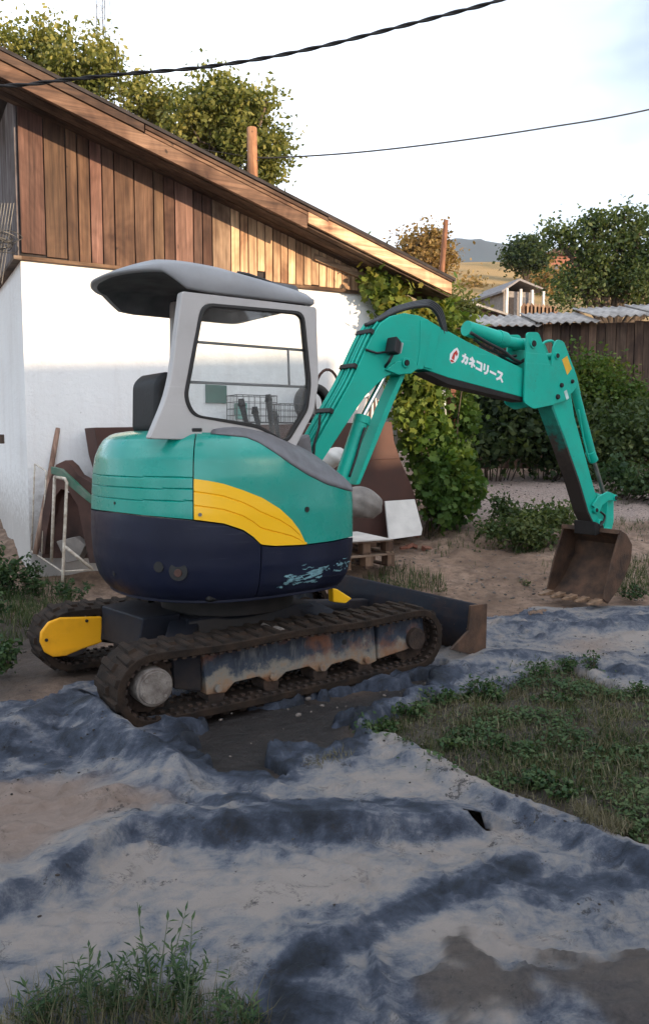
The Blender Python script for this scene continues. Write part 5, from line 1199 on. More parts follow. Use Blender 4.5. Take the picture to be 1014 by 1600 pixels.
def tree(blobs, base, label, m, leaf, nclump, per, spread, name='leafy_tree', trunk_r=.12, group=None, **k):
    o = empty(name, base, 0, label, 'tree', group)
    P, t, C = clump_points(blobs, nclump, per, spread, **k); leaves('crown', P, t, leaf, m, o)
    bm = BM(); B = Vector(base); c0 = Vector(np.mean([b[:3] for b in blobs], axis=0)); fork = B.lerp(Vector((c0.x, c0.y, c0.z)), .55); fork.x = B.x + (c0.x - B.x) * .4
    tube(bm, [p - B for p in (B, B.lerp(fork, .5) + Vector((.05, 0, 0)), fork)], [trunk_r, trunk_r * .8, trunk_r * .65], 10)
    for b in blobs:
        e = Vector(b[:3]); mid = fork.lerp(e, .5) + Vector((random.uniform(-.2, .2), 0, random.uniform(-.1, .2)))
        tube(bm, [p - B for p in (fork, mid, e)], [trunk_r * .5, trunk_r * .35, trunk_r * .15], 7)
        for _ in range(9):
            c = Vector(C[RNG.integers(len(C))])
            if (c - e).length < b[3] * 1.5: tube(bm, [p - B for p in (mid.lerp(e, random.random()), mid.lerp(c, .6) + Vector((0, 0, .05)), c)], [trunk_r * .16, trunk_r * .1, trunk_r * .03], 5)
    fin(bm, 'trunk', M['bark'], o, smooth=True); return o
def blob(l, f=1.0): return [(*at_y(x, y, d), r * d / F * f) for x, y, r, d in l]
def gbase(px, d): x = at_y(px, 500, d).x; return Vector((x, d, gz(x, d)))
tree(blob([(15, 75, 42, 15), (60, 62, 36, 15.3), (110, 85, 45, 15), (150, 105, 42, 15.2), (170, 145, 38, 15), (60, 120, 50, 15.4), (-60, 70, 70, 15.5), (120, 150, 40, 15.5)]), gbase(70, 15.2), 'walnut tree at upper left rising over the high end of the roof', 'leaf_walnut', .095, 150, 95, .17, group='walnut trees behind the shed', trunk_r=.14)
tree(blob([(228, 145, 18, 16), (245, 172, 24, 16), (222, 178, 20, 16.3), (262, 155, 12, 16)]), gbase(235, 16), 'sparse small tree between the two bigger walnuts above the roof', 'leaf_walnut', .095, 42, 70, .15, group='walnut trees behind the shed', trunk_r=.08)
tree(blob([(315, 165, 36, 15), (350, 160, 34, 15), (385, 175, 34, 15.2), (335, 205, 45, 15.4), (395, 225, 42, 15), (425, 250, 22, 15), (418, 155, 12, 14.8), (300, 200, 30, 15), (405, 275, 28, 15.2), (430, 215, 12, 15)]), gbase(360, 15.2), 'bushy walnut tree around the stout pole behind the roof', 'leaf_walnut', .095, 160, 95, .16, group='walnut trees behind the shed', trunk_r=.14)
tree(blob([(650, 385, 20, 34), (672, 378, 18, 34), (665, 405, 28, 34), (640, 405, 16, 34), (690, 405, 18, 34.5)]), gbase(662, 34), 'small brownish autumn tree beside the slim leaning pole', 'leaf_autumn', .16, 90, 70, .30, trunk_r=.12)
tree(blob([(822, 388, 13, 55), (838, 398, 12, 55), (805, 402, 10, 55), (826, 408, 16, 55)]), gbase(820, 55), 'round dark tree on the golden hillside left of the big bush', 'leaf_dark', .28, 80, 60, .42, trunk_r=.18)
F_ = [(915, 400, 24, 24), (935, 380, 34, 24), (965, 365, 22, 24.3), (990, 385, 34, 24), (1040, 375, 60, 25), (905, 445, 32, 24), (945, 430, 48, 24.4), (1000, 430, 50, 24), (882, 462, 16, 23.6), (1060, 450, 60, 25), (1130, 400, 80, 26), (940, 345, 10, 24), (1000, 345, 10, 24), (876, 375, 6, 24), (893, 368, 7, 24), (862, 362, 5, 24), (925, 350, 7, 24), (975, 338, 8, 24)]
tree(blob(F_), gbase(960, 24), 'big dense dark green tree filling the right edge behind the plank shed', 'leaf_mid', .13, 300, 95, .24, trunk_r=.2, hollow=.45)
tree(blob([(700, 470, 24, 19), (720, 490, 24, 19), (735, 520, 22, 19), (708, 510, 28, 19)]), gbase(712, 19), 'small leafy tree just past the end of the shed eave', 'leaf_walnut', .10, 80, 55, .16, trunk_r=.06)
# ---- vine on the right end of the shed
vn = empty('grape_vine', hp(4.6, .4, .3), 0, 'thick green vine climbing the right corner of the shed, with low sunlight painted into its upper leaves', 'vine')
def region(poly, n, o0, o1, xs=None):
    xs_ = [p[0] for p in poly]; ys_ = [p[1] for p in poly]; X = RNG.uniform(min(xs_), max(xs_), n * 3); Y = RNG.uniform(min(ys_), max(ys_), n * 3)
    m_ = inpoly(X, Y, poly); X = X[m_][:n]; Y = Y[m_][:n]
    return [tuple(hw_pt(x, y, o)) for x, y, o in zip(X, Y, RNG.uniform(o0, o1, len(X)))]
V1 = region([(566, 424), (600, 428), (655, 448), (700, 475), (735, 505), (742, 560), (715, 575), (640, 560), (618, 520), (590, 470), (572, 450)], 34, .05, .30)
V2 = region([(622, 565), (676, 572), (680, 640), (715, 690), (735, 745), (730, 785), (700, 815), (680, 808), (662, 765), (645, 720), (626, 680)], 66, .05, .4)
V3 = region([(714, 590), (732, 600), (728, 690), (716, 690)], 8, .0, .2)
V4 = region([(655, 710), (715, 700), (738, 760), (725, 800), (700, 815), (680, 800), (664, 765)], 30, .2, .6)
Cc = np.array(V1 + V2 + V3 + V4); k = np.repeat(np.arange(len(Cc)), 90)
P = Cc[k] + RNG.normal(size=(len(k), 3)) * np.array([.075, .075, .10]); hang = RNG.random(len(k)) < .12; P[hang] += RNG.normal(size=(hang.sum(), 3)) * np.array([.08, .08, .14]); t = np.clip(.45 * RNG.random(len(Cc))[k] + .4 * RNG.random(len(k)) + .25 * (P[:, 2] - 1.2) / 2, 0, 1)  # tint turns yellower with height, painting low sun into the leaves
leaves('leaves', P, t, .085, 'leaf_vine', vn, MAPLE, up=.15)
bm = BM()
for q in range(16):
    a = Cc[RNG.integers(len(Cc))]; b_ = Cc[RNG.integers(len(Cc))]; g0 = Vector((hp(4.7, .3, .3)))
    tube(bm, [p - vn.location for p in spline([g0 + Vector((random.uniform(-.2, .3), random.uniform(-.2, .1), 0)), Vector(a).lerp(g0, .4), Vector(a), Vector(a).lerp(Vector(b_), .25)], 4)], .008, 5)
fin(bm, 'stems', M['bark'], vn, smooth=True)
# corner post and brick pier in the vine
pp = hw_pt(690, 585, .15); pq = hw_pt(697, 686, .15); bm = BM(); prism(bm, [hw_pt(x, y, .15) for x, y in ((684, 575), (694, 575), (699, 686), (690, 686))], -HN * .06); prop(fin(bm, 'metal_post', simple('galvanised_sheet', (.28, .30, .32), .5, .6), None, bevel=.003), 'grey galvanised post hanging in the gap of the vine under the boom', 'post')
pr = empty('brick_pier', hw_pt(702, 700, .05), HA, 'narrow brick pier glowing in the sun beside the grey post in the vine', 'pier')
for k in range(11):
    bm = BM(); box(bm, (0, 0, 0), (.085, .12, .062)); fin(bm, 'brick', M['brick'], pr, loc=(random.uniform(-.004, .004), random.uniform(-.004, .004), k * .072), bevel=.004)
# ---- right-hand plank shed with corrugated roof
SB = Vector((at_y(752, 500, 15.2).x, 15.2, 0)); SA = R(-3); SE = Vector((math.cos(SA), math.sin(SA), 0)); SNn = Vector((SE.y, -SE.x, 0))
ps_ = empty('plank_shed', SB, SA, 'low dark plank shed under a corrugated roof along the far side of the road', 'shed')
W_ = 9.0; x = 0.0; zb = .75; ztop = lambda x: 3.68 + x * .012
while x < W_:
    wd = random.uniform(.13, .21); bm = BM(); o = random.uniform(0, .02); z1 = ztop(x) - random.uniform(.02, .07)
    if x + wd < 1.1: z1 -= .25
    hexa(bm, [(x, -o - .02, zb), (x + wd - .012, -o - .02, zb), (x + wd - .012, -o, zb), (x, -o, zb)], [(x, -o - .02, z1), (x + wd - .012, -o - .02, z1), (x + wd - .012, -o, z1), (x, -o, z1)])
    c = random.uniform(.35, .62) if random.random() < .7 else random.uniform(.7, 1.0); fin(bm, 'plank', M['wood'], ps_, color=(c, c * .85, c * .78, 1)); x += wd
bm = BM(); hexa(bm, [(0, .03, zb), (W_, .03, zb), (W_, 3, zb), (0, 3, zb)], [(0, .03, 3.6), (W_, .03, 3.7), (W_, 3, 3.7), (0, 3, 3.6)]); fin(bm, 'dark_interior_wall', M['roofing'], ps_)
def corr(x0, x1, y0, y1, z0, z1, tilt, name='roof_sheet', col='corr'):
    bm = BM(); nx = int((x1 - x0) / .03); A = []
    for y, z in ((y0, z0), (y1, z1)):
        A.append([bm.verts.new((x0 + (x1 - x0) * i / nx, y, z + tilt * (x1 - x0) * i / nx + .022 * math.sin(i * .03 / .15 * 2 * math.pi))) for i in range(nx + 1)])
    for i in range(nx): bm.faces.new((A[0][i], A[0][i + 1], A[1][i + 1], A[1][i]))
    o = fin(bm, name, M[col], ps_, smooth=True); so = o.modifiers.new('s', 'SOLIDIFY'); so.thickness = .012; return o
xx_ = -.05
for k, (wd, dz) in enumerate(((1.1, -.10), (1.12, -.08), (1.1, .0), (1.1, .05), (1.12, .03), (1.1, .09), (1.1, .07), (1.1, .05), (1.1, .06))):
    corr(xx_, xx_ + wd, -.28 - .04 * (k % 3), 1.6, ztop(xx_) + dz, ztop(xx_) + dz + .46, .01 + .02 * ((k * 7) % 3 - 1)); xx_ += wd - .06
# creeper and bushes in front of the plank shed
def cloud(name, blobs, label, cat, m, leaf, ncl, per, spread, tmpl=LEAF, group=None, up=.35, hollow=.4):
    b = blobs[0]; o = empty(name, (b[0], b[1], gz(b[0], b[1])), 0, label, cat, group)
    P, t, C = clump_points(blobs, ncl, per, spread, hollow=hollow); zg = base_h(P[:, 0], P[:, 1]) - .02; P[:, 2] = np.maximum(P[:, 2], zg)
    leaves('leaves', P, t, leaf, m, o, tmpl, up); bm = BM(); B = o.location
    for _ in range(14):
        c = Vector(C[RNG.integers(len(C))]); g_ = Vector((c.x * .5 + B.x * .5, c.y * .5 + B.y * .5, gz(c.x * .5 + B.x * .5, c.y * .5 + B.y * .5) - .03)); tube(bm, [g_ - B, g_.lerp(c, .5) - B + Vector((.03, .02, 0)), c - B], [.012, .009, .004], 5)
    fin(bm, 'stems', M['bark'], o, smooth=True); return o
cloud('creeper', blob([(915, 592, 28, 14.2), (950, 612, 32, 14.2), (905, 620, 32, 14.2), (985, 625, 26, 14.3), (925, 566, 14, 14.2), (955, 580, 14, 14.3), (900, 560, 12, 14.2)]), 'creeper with yellowing leaf tips hanging on the plank shed front', 'creeper', 'leaf_vine', .08, 110, 55, .16)
cloud('bush', blob([(770, 640, 45, 13.2), (800, 670, 42, 13.0), (760, 690, 36, 12.8), (740, 620, 25, 13.3)]), 'dark shady bush under the boom, left of the arm', 'bush', 'leaf_dark', .12, 150, 45, .18, group='dark bushes along the plank shed')
cloud('bush', blob([(850, 645, 40, 13.3), (860, 685, 42, 13.0), (822, 628, 24, 13.4), (890, 695, 30, 12.9), (790, 600, 12, 13.4)]), 'dark bush directly behind the digger arm', 'bush', 'leaf_dark', .12, 150, 45, .18, group='dark bushes along the plank shed')
cloud('bush', blob([(950, 675, 40, 13.2), (1000, 690, 42, 13.0), (930, 705, 34, 12.8), (1010, 650, 22, 13.3), (1060, 680, 50, 13.2)]), 'dark bush at the right edge below the creeper', 'bush', 'leaf_mid', .09, 180, 60, .18, group='dark bushes along the plank shed')
cloud('low_weeds', blob([(960, 745, 22, 11.6), (1000, 755, 22, 11.2), (1040, 760, 26, 11)]), 'low green weeds along the road edge at the right', 'weeds', 'leaf_weed', .08, 50, 40, .10)
cloud('low_shrub', blob([(790, 806, 12, 9.5), (830, 815, 15, 9.3), (872, 812, 14, 9.2), (850, 806, 10, 9.4), (770, 826, 10, 9.1), (806, 828, 14, 9.0), (840, 834, 14, 9.0), (785, 785, 6, 9.4), (880, 796, 6, 9.3)]), 'low spreading green shrub on the dirt in front of the road', 'shrub', 'leaf_mid', .055, 80, 60, .085)
# golden grass clumps, village on the hillside
cloud('hillside_scrub', blob([(845, 432, 16, 70), (735, 446, 8, 72), (862, 440, 18, 66)]), 'golden sunlit dry scrub on the hillside', 'scrub', 'leaf_autumn', .35, 40, 60, .6)
vh = empty('village_house', at_y(795, 470, 48) + Vector((0, 0, 0)), R(18), 'small pale village house with grey gable roof and porch posts on the hillside', 'house')
bm = BM(); hexa(bm, [(-1.0, -1, -2.2), (1.1, -1, -2.2), (1.1, 2.5, -2.2), (-1.0, 2.5, -2.2)], [(-1.0, -1, .35), (1.1, -1, .35), (1.1, 2.5, .35), (-1.0, 2.5, .35)]); fin(bm, 'wall', M['concrete'], vh)
bm = BM(); prism(bm, [(-1.25, -1.3, .30), (-.1, -1.3, 1.05), (1.6, -1.3, .55), (1.6, -1.3, .45), (-.1, -1.3, .92), (-1.25, -1.3, .18)], (0, 4, 0)); fin(bm, 'roof', simple('grey_slate', (.22, .20, .20), .8), vh)
for x in (-.9, .0, .75, 1.5):
    bm = BM(); box(bm, (x, -1.25, -.85), (.13, .13, 2.6)); fin(bm, 'post', M['white_board'], vh)
bm = BM(); box(bm, (.35, -1.01, -.35), (.5, .04, .8)); fin(bm, 'window', M['roofunder'], vh)
bm = BM(); box(bm, (-.5, -1.01, -.6), (.4, .04, 1.2)); fin(bm, 'door', M['roofing'], vh)
bs = empty('brown_outbuilding', at_y(722, 470, 24), R(8), 'low red-brown boarded outbuilding with a slanting roof below the village house', 'outbuilding')
bm = BM(); prism(bm, [(0, 0, -3.2), (2.0, 0, -3.2), (2.0, 0, -.62), (0, 0, -.05)], (0, 2.5, 0)); fin(bm, 'wall', M['rustdark'], bs)
bm = BM(); prism(bm, [(-.15, -.15, 0), (2.15, -.15, -.64), (2.15, -.15, -.58), (-.15, -.15, .07)], (0, 3, 0)); fin(bm, 'roof', M['corr'], bs)
f0 = at_y(842, 492, 40); pf = empty('picket_fence', f0, 0, 'short run of weathered pointed pickets below the village house', 'fence')
for x in np.linspace(818, 866, 9):
    p = at_y(x, 492 - 2 * math.sin(x), 40); bm = BM(); zg = gz(p.x, p.y); prism(bm, [(-.14, 0, zg - p.z - .2), (.14, 0, zg - p.z - .2), (.14, 0, .35), (0, 0, .55), (-.14, 0, .35)], (0, .05, 0))
    fin(bm, 'picket', M['wood'], pf, loc=p - f0, color=(1.4, 1.2, 1, 1))
bm = BM(); box(bm, (0, .08, .0), (1.7, .04, .1)); fin(bm, 'rail', M['wood'], pf)
bh = empty('brick_house', at_y(868, 412, 75), R(10), 'distant red-brick house peeking over the big tree', 'house')
bm = BM(); box(bm, (0, 0, -2), (3.4, 3, 5)); fin(bm, 'wall', M['brick'], bh)
bm = BM(); prism(bm, [(-2.1, -2, .4), (0, -2, 1.3), (2.1, -2, .4)], (0, 4, 0)); fin(bm, 'roof', M['rustsheet'], bh)
bm = BM(); box(bm, (-.6, -1.52, -.9), (.7, .05, .9)); fin(bm, 'window', M['roofunder'], bh)
# mountain
xs = np.linspace(-700, 1500, 160); ys = np.linspace(1500, 2600, 40); X, Y = np.meshgrid(xs, ys)
ridge = np.interp(xs, [-700, -100, 150, 240, 300, 363, 434, 520, 700, 1500], [190, 330, 450, 488, 484, 488, 474, 452, 380, 200])[None]
Z = ridge * sstep(1500, 1950, Y) * (1 - .5 * sstep(1950, 2600, Y)) + (fbm(X / 90, Y / 90, 5, 8) - .5) * 40 - 8
me = grid_mesh('mountain', X, Y, Z); link('mountain', me, simple('forested_mountain', (.018, .028, .026), .95, var=.4, scale=.01, bmp=0), kind='structure')
# ---- weeds, tufts and grass
def blades(name, P, hgt, wid, m, label, cat, kind='stuff', lean=.5, parent=None):
    n = len(P); yaw = RNG.uniform(0, 6.283, n); le = RNG.normal(size=n) * lean * .5 + lean * .4
    c, s = np.cos(yaw), np.sin(yaw); cl_, sl_ = np.cos(le), np.sin(le)
    z3 = np.stack([s * sl_, -c * sl_ * -1, cl_], -1); x3 = np.stack([c, s, 0 * c], -1); y3 = np.cross(z3, x3); Rm = np.stack([x3, y3, z3], -1)
    h_ = hgt * (.5 + RNG.random(n)); S_ = np.stack([wid * (.7 + .6 * RNG.random(n)), h_, h_], -1)
    o0 = np.array(parent.location) if parent else 0
    me = scatter_mesh(name, BLADE[0], BLADE[1], P - o0, Rm, S_); return prop(link(name, me, M[m], parent, kind=kind), label, cat)
def ground_pts(poly, n, fn=base_h, dens=None):
    xs_ = [p[0] for p in poly]; ys_ = [p[1] for p in poly]; X = RNG.uniform(min(xs_), max(xs_), n * 2); Y = RNG.uniform(min(ys_), max(ys_), n * 2)
    m_ = inpoly(X, Y, poly)
    if dens is not None: m_ &= RNG.random(len(X)) < dens(X, Y)
    X, Y = X[m_], Y[m_]; return np.stack([X, Y, fn(X, Y)], -1)
dn = lambda X, Y: np.clip(sstep(.46, .66, fbm(X * 3.5, Y * 3.5, 3, 33)) + .10, 0, 1)
P = ground_pts(PATCH, 30000, terrain, dn); blades('grass', P, .030, .0045, 'grass', 'short green grass on the bare patch between the folds of the sheet', 'grass', lean=1.0)
P = ground_pts(PATCH, 9000, terrain); P[:, 2] += .01; blades('dry_grass', P, .045, .0045, 'drygrass', 'dry straw lying in the grass patch', 'dry grass', lean=2.2)
P = ground_pts(PATCH, 34000, terrain, lambda X, Y: sstep(.50, .70, fbm(X * 4.2, Y * 4.2, 4, 44)) * .8); P[:, 2] += RNG.random(len(P)) * .05 * sstep(.45, .62, fbm(P[:, 0] * 4.2, P[:, 1] * 4.2, 4, 44)); leaves('clover', P, RNG.random(len(P)) * .6 + .35, .022, 'leaf_weed', None, LEAF, up=1.2, kind='stuff', label='small clover leaves growing among the grass', cat='clover')
def weed(px, py, rpx, hpx, label, n=260, m='leaf_weed', leaf=.035, tmpl=LEAF, z=None, group=None, name='weed_plant', nst=9):
    p = at_z(px, py, 0)
    for _ in range(4): p = at_z(px, py, gz(p.x, p.y))
    d = p.y; r = rpx * d / F; h_ = hpx * d / F; o = empty(name, p, 0, label, 'weed', group); pts = []; bm = BM()
    for k in range(nst):
        a = random.uniform(0, 6.28); rr_ = r * math.sqrt(random.random()); e = Vector((math.cos(a) * rr_, math.sin(a) * rr_ * .8, h_ * random.uniform(.45, 1) * (1.1 - .5 * rr_ / r)))
        b0 = Vector((e.x * .35, e.y * .35, 0)); P_ = spline([b0, b0.lerp(e, .5) + Vector((random.uniform(-.1, .1) * r, 0, h_ * .08)), e], 5); tube(bm, P_, [.0035 * (1 - .6 * i / len(P_)) for i in range(len(P_))], 4)
        for j in range(n // nst):
            t_ = random.uniform(.12, 1); q = P_[min(int(t_ * len(P_)), len(P_) - 1)]; pts.append(q + Vector((random.gauss(0, leaf * .7), random.gauss(0, leaf * .7), random.gauss(0, leaf * .4))))
    fin(bm, 'stems', M['grass'] if False else M['bark'], o); P = np.array(pts) + np.array(p); leaves('leaves', P, RNG.random(len(P)), leaf, m, o, tmpl, up=.6); return o
ex = RNG.uniform(0, 3.4, 60000); ey = RNG.uniform(3.2, 5.6, 60000); sd_ = sdpoly(ex, ey, PATCH); m_ = (sd_ > -.02) & (sd_ < .22) & (RNG.random(60000) < np.exp(-np.maximum(sd_, 0) / .05) * sstep(.42, .62, fbm(ex * 5, ey * 5, 3, 19))); ex, ey = ex[m_][:6000], ey[m_][:6000]
P = np.column_stack([ex, ey, np.array([lz(x, y) for x, y in zip(ex, ey)]) - .004]); h_ = len(P) // 2
blades('grass', P[:h_], .035, .004, 'grass', 'grass creeping out of the patch over the sheet edge', 'grass', lean=1.6); leaves('clover', P[h_:] + np.array([0, 0, .012]), RNG.random(len(P) - h_), .024, 'leaf_weed', None, LEAF, up=1.0, kind='stuff', label='clover leaves creeping over the sheet edge', cat='clover')
G_ = 'weeds round the grass patch'
for px, py, r, h_, n, lb in ((595, 1142, 28, 26, 260, 'leafy weed at the left tip of the grass patch'), (640, 1118, 30, 34, 300, 'leafy weed on the upper left edge of the grass patch'), (690, 1100, 28, 30, 260, 'spreading weed above the middle of the grass patch edge'), (745, 1090, 28, 34, 260, 'leafy weed beside the tracks end of the grass patch'),
                             (775, 1098, 26, 40, 220, 'taller weed near the notch of the sheet edge'), (850, 1058, 26, 24, 240, 'low weed hugging the upper sheet edge'), (885, 1052, 26, 28, 240, 'bushy weed on the sheet edge below the bucket'), (925, 1050, 14, 42, 90, 'upright weed with a few big leaves on the sheet edge'),
                             (1000, 1092, 24, 34, 220, 'weed at the right frame edge above the grass'), (860, 1100, 45, 18, 300, 'flat weed mat in the upper grass patch'), (720, 1160, 45, 18, 300, 'flat weed mat in the left of the grass patch'), (830, 1225, 40, 26, 340, 'dense dark tuft at the lower point of the grass patch'),
                             (880, 1240, 36, 24, 260, 'dense tuft right of the lower point of the grass patch'), (960, 1180, 45, 16, 240, 'sparse weed in the right of the grass patch'), (790, 1175, 40, 20, 260, 'broad-leaved weed in the middle of the grass patch')):
    weed(px, py, r, h_, lb, n, group=G_, leaf=.026)
P = np.concatenate([ground_pts(G2(q), k_, lambda X, Y: base_h(X, Y) + .02) for q, k_ in (([(890, 1262), (960, 1285), (990, 1300), (960, 1312), (905, 1290)], 900), ([(470, 1196), (530, 1180), (560, 1186), (500, 1206)], 200))]); blades('straw', P, .035, .003, 'drygrass', 'pale straw caught along the fold of the sheet', 'straw', lean=2.4)
# bottom-left plants
P = ground_pts(G2([(-60, 1640), (60, 1560), (180, 1545), (330, 1560), (410, 1580), (430, 1640)]), 1100, lambda X, Y: base_h(X, Y) + .015); blades('grass_tuft', P, .03, .0022, 'grass', 'grass tufts poking through at the bottom left corner', 'grass', lean=1.0)
P = ground_pts(G2([(-60, 1640), (60, 1575), (180, 1560), (330, 1570), (410, 1585), (430, 1640)]), 500, lambda X, Y: base_h(X, Y) + .02); blades('dry_stalks', P, .09, .002, 'drygrass', 'dry stalks among the bottom left grass', 'dry grass', lean=1.3)
def sprig(px, py, tops, label):
    p = at_z(px, py, .01); o = empty('weed_plant', p, 0, label, 'weed', 'tall narrow-leaved weeds at the bottom left'); bm = BM(); pts = []; rots = []
    for tx, ty in tops:
        e = at_y(tx, ty, p.y + random.uniform(-.02, .10)) - p; P_ = spline([Vector((random.uniform(-.01, .01), 0, 0)), e * .5 + Vector((random.uniform(-.015, .015), 0, .01)), e], 7); tube(bm, P_, [.0022 * (1 - .7 * i / len(P_)) for i in range(len(P_))], 5)
        for j in range(2, len(P_)):
            for s_ in (-1, 1):
                if random.random() < .4: continue
                q = P_[j]; a = random.uniform(0, 6.28); ln = random.uniform(.018, .040); d = Vector((math.cos(a) * s_, math.sin(a) * s_, random.uniform(.1, .8))).normalized()
                x3 = d; y3 = Vector((0, 0, 1)).cross(x3).normalized(); z3 = x3.cross(y3); pts.append(q + d * ln * .5); rots.append((x3, y3, z3, ln))
    fin(bm, 'stems', M['grass_stem'], o)
    Rm = np.array([[[a[i], b_[i], c[i]] for i in range(3)] for a, b_, c, _ in rots]); me = scatter_mesh('leaves', [(-.5, 0, 0), (-.1, -.11, .03), (.5, 0, -.08), (-.1, .11, .03)], [(0, 1, 2, 3)], np.array(pts), Rm, np.array([r_[3] for r_ in rots])); link('leaves', me, M['leaf_weed'], o)
M['grass_stem'] = simple('green_stem', (.08, .11, .05), .7)
for a in ((245, 1600, [(215, 1410), (232, 1500), (262, 1440), (290, 1425), (250, 1480), (300, 1470)], 'tall narrow-leaved weed with several sprigs, highest of the bottom left plants'),
          (285, 1612, [(300, 1440), (330, 1500), (312, 1520), (270, 1500), (350, 1540), (290, 1490)], 'weed with arching sprigs right beside the highest bottom left plant'),
          (190, 1600, [(200, 1490), (180, 1530), (210, 1520), (160, 1540), (225, 1530)], 'narrow-leaved weed left of the highest bottom left plant'),
          (110, 1600, [(100, 1500), (120, 1515), (80, 1540), (145, 1530), (105, 1540)], 'narrow-leaved weed with upright sprigs nearer the left corner'),
          (45, 1610, [(30, 1560), (60, 1570), (15, 1580), (75, 1565)], 'short weed closest to the bottom left corner'),
          (330, 1620, [(360, 1510), (345, 1560), (310, 1560), (375, 1570)], 'thin weed at the right end of the bottom left plants')):
    sprig(*a)
for k, (x, y, t_, lb) in enumerate(((225, 1570, 1470, 'short sprig between the tallest weeds at bottom left'), (260, 1590, 1500, 'leafy sprig in front of the tallest weed at bottom left'), (145, 1590, 1480, 'leaning sprig in the gap between two bottom left weeds'), (300, 1580, 1470, 'sprig with drooping tips right of the tallest weeds'), (70, 1590, 1530, 'small sprig over the bottom left grass'), (380, 1600, 1540, 'lone sprig at the right edge of the bottom left grass'), (175, 1575, 1500, 'slim sprig behind the bottom left grass'))):
    sprig(x, y + 15, [(x + random.uniform(-34, 34), t_ + random.uniform(0, 50)) for _ in range(7)], lb)
# left side weeds
for px, py, r, h_, n, lb, lf in ((8, 930, 34, 105, 700, 'dark leafy nettle clump at the left edge by the white wall', .05), (55, 930, 34, 75, 500, 'weed clump at the foot of the cream tube rack', .04), (112, 940, 40, 45, 360, 'weeds behind the far track', .035), (5, 1050, 34, 75, 420, 'ferny weed at the left edge beside the far track', .04), (-25, 985, 45, 80, 400, 'nettle clump half outside the left edge', .05),
                                 (835, 888, 12, 18, 90, 'small green weed on the dirt left of the bucket', .03), (742, 885, 16, 38, 120, 'thin dry-stemmed weed on the dirt above the blade', .025), (975, 862, 26, 30, 220, 'weed behind the bucket', .04), (985, 935, 30, 28, 220, 'weed right of the bucket', .035), (700, 828, 30, 30, 260, 'weed at the foot of the vine', .04), (1010, 880, 20, 24, 160, 'weed at the right edge behind the bucket', .035)):
    weed(px, py, r, h_, lb, n, leaf=lf, m='leaf_weed')
for k, (x, y, r_, h_, lb) in enumerate(((700, 880, 14, 14, 'tiny weed on the dirt behind the blade tip'), (660, 905, 12, 12, 'tiny weed just behind the blade'), (780, 905, 14, 12, 'flat weed between blade and bucket'), (720, 850, 16, 14, 'low weed at the right foot of the vine'), (770, 870, 18, 14, 'dry weed in front of the low shrub'), (820, 915, 12, 12, 'small weed left of the bucket teeth'), (690, 925, 14, 10, 'weed at the edge of the sheet behind the blade'), (860, 870, 14, 14, 'weed just left of the bucket top'), (750, 830, 20, 18, 'scraggly weed between vine and low shrub'))):
    weed(x, y, r_, h_, lb, 70, 'leaf_mid' if k % 2 else 'drygrass', .022, nst=6)
weed(613, 890, 12, 18, 'bright yellow-green seedling beside the pallets', 110, 'leaf_vine', .035)
P = np.concatenate([ground_pts(G2(q), k_, base_h) for q, k_ in (([(565, 915), (610, 905), (690, 915), (700, 930), (640, 932), (580, 925)], 500), ([(950, 905), (1030, 900), (1040, 930), (960, 935)], 900), ([(800, 880), (850, 880), (850, 895), (800, 895)], 200))])
P[:, 2] = base_h(P[:, 0], P[:, 1]); blades('grass', P, .09, .006, 'grass', 'thin grass on the dirt behind the dozer blade', 'grass', lean=.7)
P = ground_pts([(-4.2, 4.6), (-2.3, 4.4), (-2.1, 6.6), (-2.4, 7.6), (-4.2, 7.6)], 9000, base_h, dn); blades('grass', P, .10, .006, 'grass', 'rough grass left of the tracks', 'grass', lean=.9)
P = ground_pts([(.6, 7.6), (8, 7.3), (10, 12), (1.5, 11)], 9000, base_h, lambda X, Y: sstep(.56, .7, fbm(X * 1.5, Y * 1.5, 3, 55))); blades('grass', P, .08, .006, 'grass', 'scattered grass on the dirt and road edge', 'grass', lean=.9)
# pebbles and clods
bm = BM(); bmesh.ops.create_icosphere(bm, subdivisions=1, radius=1); tv = [tuple(v.co) for v in bm.verts]; tf = [tuple(v.index for v in f.verts) for f in bm.faces]; bm.free()
PB = [(random.uniform(.3, 9), random.uniform(7.2, 13)) for _ in range(5200)] + [(random.uniform(-1.6, 1.4), random.uniform(3.6, 5.0)) for _ in range(120)] + [(random.uniform(-3.8, -2), random.uniform(4.6, 7)) for _ in range(500)]
PB = np.array(PB); z = base_h(PB[:, 0], PB[:, 1]); z = np.where(PB[:, 1] < 7.1, z - .01, z); n = len(PB)
sz = (.006 + .016 * RNG.random(n) ** 3)[:, None] * np.array([1, .8, .55])[None]
me = scatter_mesh('pebbles', tv, tf, np.column_stack([PB, z]), rand_rot(n, 2.5), sz); prop(link('pebbles', me, simple('pale_pebbles', (.17, .14, .12), .9, scale=3, var=.5), kind='stuff'), 'loose pebbles and clods on the dirt and road', 'pebbles')
